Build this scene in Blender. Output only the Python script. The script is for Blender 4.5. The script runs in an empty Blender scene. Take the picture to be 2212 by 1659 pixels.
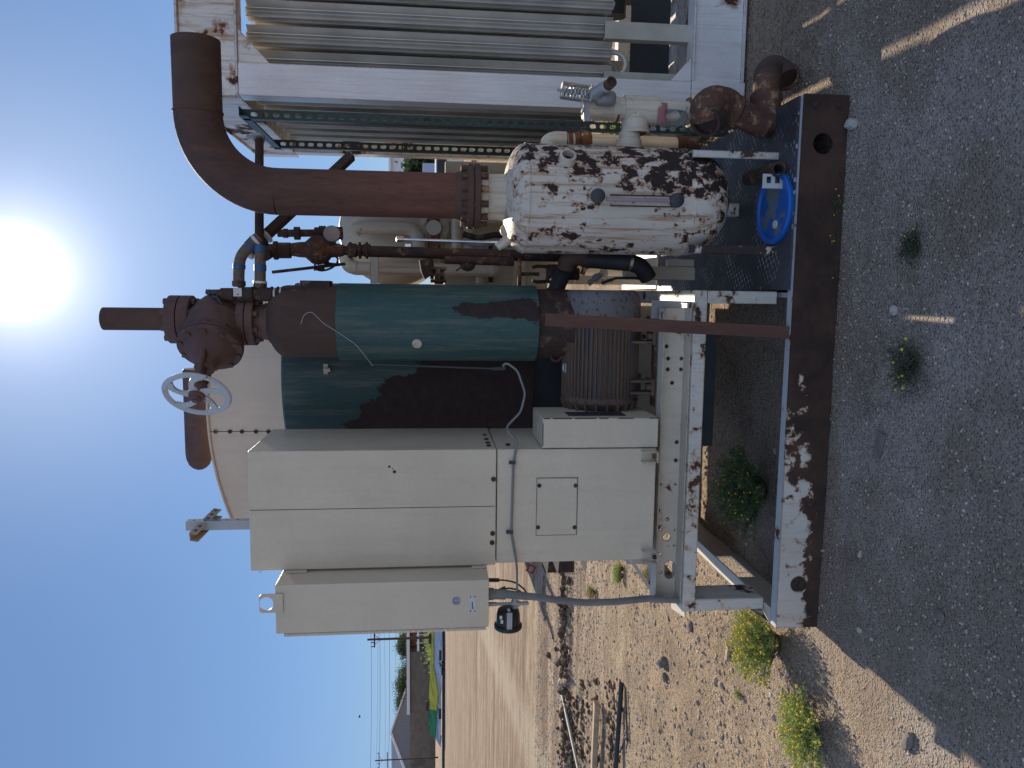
import bpy, bmesh, math, random
from mathutils import Vector, Matrix, noise
random.seed(7)
C=bpy.context.scene
COL=C.collection
PI=math.pi
# ---------------------------------------------------------------- survey of the place
EYE=Vector((0,0,1.6)); FPX=1661.0; PITCH=math.radians(6.05); YAW=math.radians(6.7)
def sight(X,Y):
    """direction of the line of sight through photo coordinate (X,Y) of the 2212x1659 picture"""
    r=((1659-Y)-829.5)/FPX; up=-(X-1106)/FPX
    fy=math.cos(PITCH)+math.sin(PITCH)*up; z=math.cos(PITCH)*up-math.sin(PITCH)
    c,s=math.cos(YAW),math.sin(YAW)
    return Vector((r*c-fy*s, r*s+fy*c, z))
def P(X,Y,y):
    d=sight(X,Y); return EYE+d*(y/d.y)
def PX(X,Y,x):
    d=sight(X,Y); return EYE+d*(x/d.x)
def G(X,Y,z=0.0):
    d=sight(X,Y); return EYE+d*((z-EYE.z)/d.z)
FWD=sight(1106,829.5).normalized()
def S(n,p):
    """real size of n photo units at point p"""
    return n*(Vector(p)-EYE).dot(FWD)/FPX
# ---------------------------------------------------------------- mesh builder
class MB:
    def __init__(s): s.v=[]; s.f=[]; s.m=[]
    def add(s,vs,fs,mi=0):
        o=len(s.v); s.v+= [Vector(v) for v in vs]; s.f+=[tuple(i+o for i in f) for f in fs]; s.m+=[mi]*len(fs); return s
    def box(s,x0,x1,y0,y1,z0,z1,mi=0):
        vs=[(x,y,z) for z in (z0,z1) for y in (y0,y1) for x in (x0,x1)]
        return s.add(vs,[(0,2,3,1),(4,5,7,6),(0,1,5,4),(2,6,7,3),(0,4,6,2),(1,3,7,5)],mi)
    def obox(s,c,ax,ay,az,hx,hy,hz,mi=0):
        c=Vector(c); ax=Vector(ax).normalized(); ay=Vector(ay).normalized(); az=Vector(az).normalized()
        vs=[c+ax*i*hx+ay*j*hy+az*k*hz for k in(-1,1) for j in(-1,1) for i in(-1,1)]
        return s.add(vs,[(0,2,3,1),(4,5,7,6),(0,1,5,4),(2,6,7,3),(0,4,6,2),(1,3,7,5)],mi)
    def bar(s,a,b,w,t,up=(0,0,1),mi=0):
        a=Vector(a);b=Vector(b);d=(b-a); L=d.length; d.normalize(); up=Vector(up)
        if abs(d.dot(up))>.98: up=Vector((0,1,0))
        sx=d.cross(up).normalized(); sz=sx.cross(d).normalized()
        return s.obox((a+b)/2,d,sx,sz,L/2,w/2,t/2,mi)
    def prism(s,poly,a,b):
        """poly: list of points (Vector) ; extruded by vector b-a"""
        n=len(poly); d=Vector(b)-Vector(a)
        vs=[Vector(p) for p in poly]+[Vector(p)+d for p in poly]
        fs=[tuple(range(n))[::-1],tuple(range(n,2*n))]+[(i,(i+1)%n,(i+1)%n+n,i+n) for i in range(n)]
        return s.add(vs,fs)
    def tube(s,pts,r,seg=16,fillet=0,caps=True,fn=6):
        pts=[Vector(p) for p in pts]
        if fillet and len(pts)>2:
            q=[pts[0]]; rl=r if isinstance(r,(list,tuple)) else [r]*len(pts); rq=[rl[0]]
            for i in range(1,len(pts)-1):
                p=pts[i]; a=(pts[i-1]-p); b=(pts[i+1]-p)
                k=min(fillet,a.length*.49,b.length*.49)
                A=p+a.normalized()*k; B=p+b.normalized()*k
                for j in range(fn+1):
                    t=j/fn; q.append(A*(1-t)**2+p*2*t*(1-t)+B*t*t); rq.append(rl[i])
            q.append(pts[-1]); rq.append(rl[-1]); pts=q; r=rq
        rs=r if isinstance(r,(list,tuple)) else [r]*len(pts)
        n=len(pts); o=len(s.v); prev=None; fs=[]; vs=[]
        for i,p in enumerate(pts):
            t=(pts[min(i+1,n-1)]-pts[max(i-1,0)]).normalized()
            if prev is None:
                u=Vector((0,0,1)) if abs(t.z)<.9 else Vector((1,0,0))
                u=(u-t*u.dot(t)).normalized()
            else:
                u=(prev-t*prev.dot(t)).normalized()
            prev=u; w=t.cross(u)
            for k in range(seg):
                a=2*PI*k/seg; vs.append(p+(u*math.cos(a)+w*math.sin(a))*rs[i])
        for i in range(n-1):
            for k in range(seg):
                k2=(k+1)%seg; fs.append((i*seg+k,i*seg+k2,(i+1)*seg+k2,(i+1)*seg+k))
        if caps: fs.append(tuple(range(seg))[::-1]); fs.append(tuple((n-1)*seg+k for k in range(seg)))
        return s.add(vs,fs)
    def lathe(s,base,axis,prof,seg=32):
        """prof: list of (distance along axis, radius)"""
        base=Vector(base); t=Vector(axis).normalized()
        u=Vector((0,0,1)) if abs(t.z)<.9 else Vector((1,0,0))
        u=(u-t*u.dot(t)).normalized(); w=t.cross(u); vs=[];fs=[]
        for d,r in prof:
            for k in range(seg):
                a=2*PI*k/seg; vs.append(base+t*d+(u*math.cos(a)+w*math.sin(a))*max(r,1e-4))
        n=len(prof)
        for i in range(n-1):
            for k in range(seg):
                k2=(k+1)%seg; fs.append((i*seg+k,i*seg+k2,(i+1)*seg+k2,(i+1)*seg+k))
        fs.append(tuple(range(seg))[::-1]); fs.append(tuple((n-1)*seg+k for k in range(seg)))
        return s.add(vs,fs)
    def cyl(s,a,b,r,seg=24):
        a=Vector(a);b=Vector(b); return s.lathe(a,b-a,[(0,r),((b-a).length,r)],seg)
    def pipe_open(s,a,b,r,wall=.006,seg=28):
        a=Vector(a);b=Vector(b);L=(b-a).length
        return s.lathe(a,b-a,[(0,r),(L,r),(L,r-wall),(L*.6,r-wall)],seg)
    def hexnut(s,c,axis,r,h):
        c=Vector(c); return s.lathe(c,axis,[(0,r),(h,r)],6)
    def ball(s,c,r,seg=10,sq=(1,1,1)):
        c=Vector(c); vs=[];fs=[]; rings=seg//2
        for i in range(rings+1):
            th=PI*i/rings
            for k in range(seg):
                a=2*PI*k/seg; vs.append(c+Vector((math.sin(th)*math.cos(a)*sq[0],math.sin(th)*math.sin(a)*sq[1],math.cos(th)*sq[2]))*r)
        for i in range(rings):
            for k in range(seg):
                k2=(k+1)%seg; fs.append((i*seg+k,(i+1)*seg+k,(i+1)*seg+k2,i*seg+k2))
        return s.add(vs,fs)
OFF={}
def thing(name,label,cat,loc=(0,0,0),group=None,kind=None):
    o=bpy.data.objects.new(name,None); COL.objects.link(o); o.empty_display_size=.1
    o.location=loc; OFF[o.name]=Vector(loc); o['label']=label; o['category']=cat
    if group: o['group']=group
    if kind: o['kind']=kind
    return o
def link_mesh(me,name,mat,parent,loc,bevel,angle,smooth,mats):
    o=bpy.data.objects.new(name,me); COL.objects.link(o)
    if parent is not None: o.parent=parent
    elif loc is not None: o.location=loc
    for m in (mats or [mat]): me.materials.append(m)
    if smooth:
        me.shade_smooth()
        me.set_sharp_from_angle(angle=math.radians(angle))
    if bevel:
        b=o.modifiers.new('bevel','BEVEL'); b.width=bevel; b.segments=2; b.limit_method='ANGLE'; b.angle_limit=math.radians(50)
        b.harden_normals=False
    return o
def obj(name,mb,mat,parent=None,bevel=0,angle=38,smooth=True,loc=None,label=None,mats=None):
    off=Vector((0,0,0))
    if parent is not None: off=OFF[parent.name]
    elif loc is not None: off=Vector(loc)
    me=bpy.data.meshes.new(name)
    me.from_pydata([tuple(v-off) for v in mb.v],[],mb.f)
    if mats and any(mb.m):
        for p,mi in zip(me.polygons,mb.m): p.material_index=mi
    me.validate(); me.update()
    o=link_mesh(me,name,mat,parent,loc,bevel,angle,smooth,mats)
    OFF[o.name]=off
    if label: o['label']=label
    return o
def split_mb(mb,pad=.001):
    par=list(range(len(mb.v)))
    def fd(a):
        while par[a]!=a: par[a]=par[par[a]]; a=par[a]
        return a
    for f in mb.f:
        r0=fd(f[0])
        for q in f[1:]: par[fd(q)]=r0
    comp={}
    for i in range(len(mb.v)): comp.setdefault(fd(i),[]).append(i)
    L=[]
    for k,idx in comp.items():
        lo=[min(mb.v[i][a] for i in idx)-pad for a in range(3)]; hi=[max(mb.v[i][a] for i in idx)+pad for a in range(3)]
        L.append([lo,hi,{k}])
    ch=True
    while ch:
        ch=False
        for i in range(len(L)):
            for j in range(i+1,len(L)):
                if all(L[i][0][a]<=L[j][1][a] and L[j][0][a]<=L[i][1][a] for a in range(3)):
                    L[i]=[[min(p,q) for p,q in zip(L[i][0],L[j][0])],[max(p,q) for p,q in zip(L[i][1],L[j][1])],L[i][2]|L[j][2]]; L.pop(j); ch=True; break
            if ch: break
    out=[]
    for lo,hi,ks in L:
        m=MB(); mp={}
        for i in range(len(mb.v)):
            if fd(i) in ks: mp[i]=len(m.v); m.v.append(mb.v[i])
        for f in mb.f:
            if fd(f[0]) in ks: m.f.append(tuple(mp[i] for i in f)); m.m.append(0)
        out.append(m)
    return out
def objs(name,mb,mat,parent,**k):
    r=None
    for m in split_mb(mb): r=obj(name,m,mat,parent,**k)
    return r
def tag(o,label,cat,group=None,kind=None):
    o['label']=label; o['category']=cat
    if group: o['group']=group
    if kind: o['kind']=kind
    return o
def solo(name,mb,mat,label,cat,loc=None,group=None,kind=None,**k):
    if loc is None:
        n=len(mb.v); c=sum(mb.v,Vector())/n; loc=(c.x,c.y,min(v.z for v in mb.v))
    return tag(obj(name,mb,mat,None,loc=loc,**k),label,cat,group,kind)
def struct(name,mb,mat,**k):
    o=obj(name,mb,mat,None,**k); o['kind']='structure'; return o
def plate(outer,holes,t,org,ax,ay):
    """flat plate with real holes. outer: list of 2-D points, holes: lists of 2-D points. returns MB"""
    cu=bpy.data.curves.new('tmp','CURVE'); cu.dimensions='2D'; cu.fill_mode='BOTH'; cu.extrude=t/2
    for L in [outer]+holes:
        sp=cu.splines.new('POLY'); sp.points.add(len(L)-1); sp.use_cyclic_u=True
        for i,(a,b) in enumerate(L): sp.points[i].co=(a,b,0,1)
    o=bpy.data.objects.new('tmp',cu); COL.objects.link(o)
    me=o.to_mesh(); ax=Vector(ax);ay=Vector(ay);az=ax.cross(ay);org=Vector(org)
    mb=MB(); mb.add([org+ax*v.co.x+ay*v.co.y+az*v.co.z for v in me.vertices],[tuple(p.vertices) for p in me.polygons])
    o.to_mesh_clear(); bpy.data.objects.remove(o); bpy.data.curves.remove(cu); return mb
def circ(cx,cy,r,n=24,ry=None):
    ry=ry or r; return [(cx+r*math.cos(-2*PI*i/n),cy+ry*math.sin(-2*PI*i/n)) for i in range(n)]
def slot(cx,cy,hx,hy,n=6):
    """rounded slot"""
    r=min(hx,hy); pts=[]
    for k,(sx,sy) in enumerate([(1,1),(-1,1),(-1,-1),(1,-1)]):
        for i in range(n+1):
            a=PI/2*k+PI/2*i/n; pts.append((cx+sx*(hx-r)+r*math.cos(a),cy+sy*(hy-r)+r*math.sin(a)))
    return pts[::-1]
def rect(x0,x1,z0,z1): return [(x0,z0),(x1,z0),(x1,z1),(x0,z1)]
# ---------------------------------------------------------------- materials
def srgb(r,g,b):
    f=lambda c:(c/255/12.92) if c/255<=.04045 else ((c/255+.055)/1.055)**2.4
    return (f(r),f(g),f(b),1)
class NT:
    def __init__(s,name):
        s.m=bpy.data.materials.new(name); s.m.use_nodes=True; s.t=s.m.node_tree; s.t.nodes.clear()
        s.out=s.n('ShaderNodeOutputMaterial'); s.b=s.n('ShaderNodeBsdfPrincipled'); s.l(s.b.outputs[0],s.out.inputs[0])
        s.co=s.n('ShaderNodeTexCoord').outputs['Object']
    def n(s,t,**k):
        x=s.t.nodes.new(t)
        for a,b in k.items(): setattr(x,a,b)
        return x
    def l(s,a,b): s.t.links.new(a,b)
    def setin(s,sock,v):
        if hasattr(v,'is_linked') or hasattr(v,'links'): s.l(v,sock)
        else: sock.default_value=v
    def map(s,scale=(1,1,1),loc=(0,0,0),rot=(0,0,0),co=None):
        x=s.n('ShaderNodeMapping'); s.l(co or s.co,x.inputs[0]); x.inputs['Scale'].default_value=scale; x.inputs['Location'].default_value=loc; x.inputs['Rotation'].default_value=rot; return x.outputs[0]
    def noise(s,scale,detail=6,rough=.6,co=None,dist=0,w=None):
        x=s.n('ShaderNodeTexNoise'); s.l(co or s.co,x.inputs['Vector']); x.inputs['Scale'].default_value=scale; x.inputs['Detail'].default_value=detail; x.inputs['Roughness'].default_value=rough; x.inputs['Distortion'].default_value=dist
        return x.outputs['Fac']
    def vor(s,scale,co=None,feature='F1',out='Distance',rnd=1):
        x=s.n('ShaderNodeTexVoronoi',feature=feature); s.l(co or s.co,x.inputs['Vector']); x.inputs['Scale'].default_value=scale; x.inputs['Randomness'].default_value=rnd; return x.outputs[out]
    def ramp(s,v,lo,hi,inv=False):
        x=s.n('ShaderNodeMapRange'); x.clamp=True; s.l(v,x.inputs[0]); x.inputs[1].default_value=lo; x.inputs[2].default_value=hi
        x.inputs[3].default_value=1 if inv else 0; x.inputs[4].default_value=0 if inv else 1; return x.outputs[0]
    def math(s,op,a,b=0.0,c=None):
        x=s.n('ShaderNodeMath',operation=op); s.setin(x.inputs[0],a); s.setin(x.inputs[1],b)
        if c is not None: s.setin(x.inputs[2],c)
        return x.outputs[0]
    def mix(s,f,a,b,mode='MIX'):
        x=s.n('ShaderNodeMix',data_type='RGBA',blend_type=mode); s.setin(x.inputs[0],f); s.setin(x.inputs[6],a); s.setin(x.inputs[7],b); return x.outputs[2]
    def sep(s,co=None):
        x=s.n('ShaderNodeSeparateXYZ'); s.l(co or s.co,x.inputs[0]); return x.outputs
    def bump(s,h,strength=.3,dist=.01,nrm=None):
        x=s.n('ShaderNodeBump'); s.setin(x.inputs['Height'],h); x.inputs['Strength'].default_value=strength; x.inputs['Distance'].default_value=dist
        if nrm is not None: s.l(nrm,x.inputs['Normal'])
        return x.outputs[0]
    def fin(s,col,rough=.6,metal=0,nrm=None,spec=.4):
        s.setin(s.b.inputs['Base Color'],col); s.setin(s.b.inputs['Roughness'],rough); s.setin(s.b.inputs['Metallic'],metal)
        s.b.inputs['Specular IOR Level'].default_value=spec
        if nrm is not None: s.l(nrm,s.b.inputs['Normal'])
        return s.m
RUSTD=(.035,.016,.011,1); RUSTM=(.11,.045,.025,1); RUSTO=(.30,.125,.045,1)
def m_paint(name,col,amt=.0,rcs=5,scale=6,streak=.0,rim=.5,dirt=.25,rough=.5,mask=None,dark=RUSTD,spec=.4,zs=1.0,edge=0,mid=RUSTM):
    """weathered paint; amt = share of the surface where the paint has flaked to rust"""
    t=NT(name); c2=tuple(min(1,c*.78) for c in col[:3])+(1,)
    big=t.noise(1.7,4,.6); fine=t.noise(60,3,.6)
    st=t.noise(4,6,.65,co=t.map((7,7,.55)))
    base=t.mix(t.ramp(big,.3,.7),c2,col)
    base=t.mix(t.math('MULTIPLY',t.ramp(st,.48,.75),dirt),base,(.30,.25,.19,1),'MIX')
    base=t.mix(t.math('MULTIPLY',t.ramp(fine,.4,.8),.10),base,(.2,.18,.15,1))
    h=t.math('MULTIPLY',fine,.15)
    rg=rough
    if edge:
        bv_=t.n('ShaderNodeBevel'); bv_.samples=4; bv_.inputs['Radius'].default_value=.009
        ge=t.n('ShaderNodeNewGeometry'); dp=t.n('ShaderNodeVectorMath',operation='DOT_PRODUCT'); t.l(bv_.outputs[0],dp.inputs[0]); t.l(ge.outputs['Normal'],dp.inputs[1])
        e_=t.math('SUBTRACT',1.0,dp.outputs['Value'])
        vv_=t.math('ADD',t.math('MULTIPLY',e_,1.6*edge),t.math('MULTIPLY',t.noise(17,7,.7),.75))
        ec=t.mix(t.ramp(t.noise(50,4,.7),.4,.6),dark,RUSTO if rim>.5 else RUSTM)
        base=t.mix(t.math('MULTIPLY',t.ramp(vv_,.50,.53),.5),base,RUSTO)
        base=t.mix(t.ramp(vv_,.535,.56),base,ec)
    if amt>0 or mask:
        n=t.noise(scale,9,.68,co=t.map((1,1,zs)),dist=.25)
        if mask: n=t.math('ADD',n,mask(t))
        th=.70-amt*.45
        fl=t.ramp(n,th,th+.012)
        if rim>0:
            rimm=t.math('MULTIPLY',t.ramp(n,th-.055,th+.005),rim)
            base=t.mix(rimm,base,RUSTO)
        if streak>0:
            sn=t.noise(2.2,8,.72,co=t.map((16,16,.8)))
            sm=t.math('MULTIPLY',t.ramp(sn,.49,.62),streak)
            base=t.mix(sm,base,(.36,.19,.085,1))
        rc=t.mix(t.ramp(t.noise(scale*rcs,6,.7),.35,.72),dark,mid)
        base=t.mix(fl,base,rc)
        h=t.math('SUBTRACT',h,t.math('MULTIPLY',fl,.5))
        rg=t.math('ADD',t.math('MULTIPLY',fl,.35),rough)
    return t.fin(base,rg,0,t.bump(h,.35,.004),spec)
def m_rust(name,a=RUSTD,b=RUSTM,c=None,scale=5,streak=(1,1,1),rough=.85,mottle=.35):
    t=NT(name); co=t.map(streak)
    n=t.noise(scale,8,.7,co=co); n2=t.noise(scale*7,5,.7,co=co)
    col=t.mix(t.ramp(n,.35,.68),a,b)
    if c: col=t.mix(t.ramp(t.noise(scale*1.7,8,.75,co=co),.54,.62),col,c)
    col=t.mix(t.math('MULTIPLY',t.ramp(n2,.4,.7),mottle),col,(.02,.012,.01,1))
    return t.fin(col,rough,0,t.bump(t.math('ADD',n2,t.noise(150,3)),.4,.003),.3)
def m_metal(name,col,rough=.45,metal=.8,scale=8):
    t=NT(name); n=t.noise(scale,6,.6); c2=tuple(c*.62 for c in col[:3])+(1,)
    return t.fin(t.mix(t.ramp(n,.3,.7),c2,col),t.math('ADD',t.math('MULTIPLY',n,.25),rough-.1),metal,t.bump(t.noise(90,3),.15,.002),.5)
def m_plain(name,col,rough=.6,metal=0,var=.25,scale=9,spec=.4):
    t=NT(name); n=t.noise(scale,5,.6); c2=tuple(c*(1-var) for c in col[:3])+(1,)
    return t.fin(t.mix(t.ramp(n,.3,.7),c2,col),rough,metal,t.bump(t.noise(scale*9,3),.15,.003),spec)
BEIGE=(.50,.45,.37,1)
M={}
M['cab']=m_paint('beige_cabinet_paint',(.69,.60,.46,1),edge=.45,amt=.012,scale=4,dirt=.16,rim=.3,rough=.42)
M['cab2']=m_paint('beige_box_paint',(.68,.59,.46,1),amt=.0,dirt=.12,rough=.42)
M['chip']=m_rust('chipped_edge_rust')
M['casing']=m_paint('tan_casing_paint',(.70,.56,.43,1),amt=.02,scale=5,dirt=.2,rough=.5)
M['frame']=m_paint('rusty_white_frame_paint',(.66,.62,.54,1),edge=1.0,amt=.27,scale=11,streak=.22,rim=.7,dirt=.25,dark=(.045,.022,.016,1))
M['channel']=m_paint('beige_channel_paint',(.64,.57,.46,1),edge=.7,amt=.16,scale=8,rim=.6,dirt=.25)
def skid_mask(t):
    s=t.sep(); # object origin at the skid's front left corner, x runs to the right
    a=t.ramp(s[0],.35,1.55); b=t.ramp(s[2],.095,.03)
    return t.math('ADD',t.math('MULTIPLY',a,.40),t.math('MULTIPLY',b,.26))
M['skid']=m_paint('skid_beam_paint',(.68,.62,.53,1),rcs=.35,mid=(.10,.050,.032,1),edge=.8,amt=.17,scale=13,streak=.2,rim=.8,mask=skid_mask,dark=(.030,.018,.014,1))
M['skidtop']=m_paint('skid_flange_paint',(.50,.52,.53,1),amt=.2,scale=12,rim=.3,dark=(.05,.045,.045,1))
def tank_mask(t):
    s=t.sep(); b=t.math('SUBTRACT',t.math('MULTIPLY',t.math('MULTIPLY',t.ramp(s[0],-.04,.06),t.ramp(s[2],.78,.55)),.085),t.math('MULTIPLY',t.ramp(s[2],.79,.84),.07)); b=t.math('ADD',b,t.math('MULTIPLY',t.math('SUBTRACT',t.noise(48,5,.7),.5),.22)); p=t.math('MULTIPLY',t.math('SUBTRACT',t.noise(3.6,3,.5),.5),.42)
    return t.math('ADD',b,p)
M['tank']=m_paint('flaking_white_tank_paint',(.74,.67,.57,1),amt=.265,scale=21,streak=.95,rim=.9,mid=(.055,.032,.026,1),mask=tank_mask,dark=(.018,.013,.014,1),zs=.8)
M['tankleg']=m_paint('tank_leg_paint',(.64,.62,.56,1),edge=.8,amt=.3,scale=10,rim=.5,dark=(.04,.03,.028,1))
M['tankleg2']=m_paint('worn_tank_leg_paint',(.64,.62,.56,1),edge=1.0,amt=.52,scale=12,rim=.5,dark=(.035,.028,.028,1),mid=(.07,.045,.035,1))
M['pipewhite']=m_paint('white_fitting_paint',(.70,.62,.50,1),amt=.08,scale=10,streak=.45,rim=.8,dirt=.4)
M['piperustband']=m_rust('orange_rust',RUSTM,(.30,.13,.05,1),(.5,.4,.3,1),scale=14)
M['rustpipe']=m_rust('brown_rusted_steel',(.072,.045,.036,1),(.125,.075,.055,1),None,3,(1,1,.4),.8,.25)
M['rustred']=m_rust('red_brown_rusted_steel',(.105,.055,.042,1),(.17,.082,.058,1),None,4,(3,3,.4),.75,.2)
M['rustdark']=m_rust('dark_rusted_steel',(.042,.030,.027,1),(.085,.05,.038,1),(.20,.13,.08,1),9)
M['rustfit']=m_rust('flaky_rusted_fitting',(.08,.042,.032,1),(.15,.075,.05,1),(.36,.22,.12,1),11)
def riser_mat():
    t=NT('rusted_riser'); co=t.map((3,3,.5)); z=t.sep()[2]; n=t.noise(4,8,.7,co=co); g_=t.ramp(t.math('ADD',z,t.math('MULTIPLY',n,.5)),1.15,.35)
    a=t.mix(g_,(.066,.040,.034,1),(.11,.047,.034,1)); b=t.mix(g_,(.115,.062,.048,1),(.21,.088,.056,1)); c=t.mix(t.ramp(n,.35,.66),a,b)
    c=t.mix(t.math('MULTIPLY',t.ramp(t.noise(26,5,.7,co=co),.5,.7),.5),c,(.035,.022,.02,1)); return t.fin(c,.78,0,t.bump(t.noise(90,4),.4,.003),.3)
M['riser']=riser_mat()
M['valve']=m_rust('maroon_valve_rust',(.085,.052,.048,1),(.15,.085,.072,1),None,5,(1,1,1),.7,.2)
def green_mat(name,col,mask,amt):
    return m_paint(name,col,amt=amt,scale=5,rim=.0,dirt=.38,mask=mask,dark=(.030,.020,.019,1),mid=(.055,.034,.030,1),rough=.55,zs=.6)
def vmask(t):
    s=t.sep(); # patch of bare rust low on the front right, and a worn foot
    dx=t.math('ABSOLUTE',t.math('ADD',s[0],-.065)); dz=t.math('ABSOLUTE',t.math('ADD',s[2],-.215))
    p=t.math('MULTIPLY',t.ramp(dx,.055,.0),t.ramp(dz,.22,.10))
    return t.math('SUBTRACT',t.math('ADD',t.math('MULTIPLY',p,.42),t.math('MULTIPLY',t.ramp(s[2],.16,.0),.12)),.03)
M['green']=green_mat('teal_green_paint',(.028,.088,.083,1),vmask,.06)
def gmask(t):
    s=t.sep(); a=t.math('ADD',t.math('MULTIPLY',s[2],1.0),t.math('MULTIPLY',s[0],1.2))
    return t.math('MULTIPLY',t.ramp(a,.93,.58),.55)
M['green2']=green_mat('green_paint_worn_to_rust',(.027,.075,.075,1),gmask,.0)
M['galv']=m_metal('galvanised_steel',(.42,.43,.44,1),.5,.7)
M['alu']=m_metal('weathered_aluminium_fin',(.68,.645,.57,1),.42,.25,3)
M['chrome']=m_metal('bright_steel_tube',(.7,.7,.68,1),.25,1)
M['white']=m_paint('white_structure_paint',(.86,.84,.82,1),edge=.7,amt=.05,scale=3,streak=.22,rim=.9,dirt=.10,rough=.4)
M['whiterust']=m_paint('rust_streaked_white_paint',(.82,.77,.70,1),edge=1.2,amt=.27,scale=4,streak=.75,rim=.9,dirt=.35,rough=.45)
M['motor']=m_paint('grey_motor_paint',(.15,.15,.16,1),amt=.28,scale=48,rim=.3,dark=(.07,.055,.05,1),dirt=.2)
M['motorrust']=m_rust('brown_motor_rust',(.11,.085,.07,1),(.19,.125,.09,1),(.10,.10,.11,1),4,(.5,2,4))
M['strut']=m_plain('dark_green_strut_paint',(.022,.050,.042,1),.45)
M['black']=m_plain('black_plastic',(.018,.019,.022,1),.4)
M['rubber']=m_plain('black_hose',(.03,.03,.034,1),.55)
M['conduit']=m_plain('grey_conduit',(.22,.22,.22,1),.5)
M['hose']=m_plain('light_grey_hose',(.35,.37,.40,1),.45)
M['blue']=m_plain('bright_blue_plastic',(.004,.12,.50,1),.35,0,.15)
def bluegray():
    t=NT('dusty_blue_lid'); n=t.noise(8,3,.5,dist=.5)
    c=t.mix(t.ramp(n,.46,.52),(.15,.16,.17,1),(.01,.11,.38,1)); return t.fin(c,.5,0,t.bump(t.noise(60),.2,.002))
M['lid']=bluegray()
M['whiteplastic']=m_plain('white_plastic',(.62,.62,.60,1),.4)
M['wheel']=m_paint('pale_blue_handwheel_paint',(.48,.54,.60,1),amt=.12,scale=16,rim=.7,dark=(.10,.05,.035,1))
M['copper']=m_rust('dull_bronze_pipe',(.10,.075,.06,1),(.20,.15,.12,1),None,8)
M['tapeblue']=m_plain('blue_tape',(.03,.10,.24,1),.5)
M['pink']=m_plain('pink_cloth',(.45,.17,.17,1),.8)
M['plastic_red']=m_plain('red_plastic',(.38,.02,.02,1),.4)
M['glass']=m_plain('sight_glass_tube',(.40,.30,.33,1),.15)
M['darkgrey']=m_plain('dark_steel',(.06,.065,.07,1),.5,.3)
def checker():
    t=NT('checker_plate'); 
    w=t.n('ShaderNodeTexVoronoi'); t.l(t.map((28,50,1),rot=(0,0,.6)),w.inputs['Vector']); w.inputs['Scale'].default_value=1; w.inputs['Randomness'].default_value=.12
    d=t.ramp(w.outputs['Distance'],.34,.26); d2=t.noise(3,6,.6)
    s=t.sep(); near=t.ramp(s[1],.35,.0)
    c=t.mix(t.ramp(d2,.35,.65),(.045,.048,.055,1),(.10,.105,.12,1))
    c=t.mix(t.math('MULTIPLY',d,t.math('MULTIPLY',t.ramp(t.noise(5,6,.65),.50,.58),.8)),c,(.45,.47,.48,1))
    c=t.mix(t.math('MULTIPLY',t.ramp(t.noise(9,6,.7),.58,.68),.5),c,(.09,.045,.03,1))
    return t.fin(c,.5,.3,t.bump(d,.8,.004))
M['checker']=checker()
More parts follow.
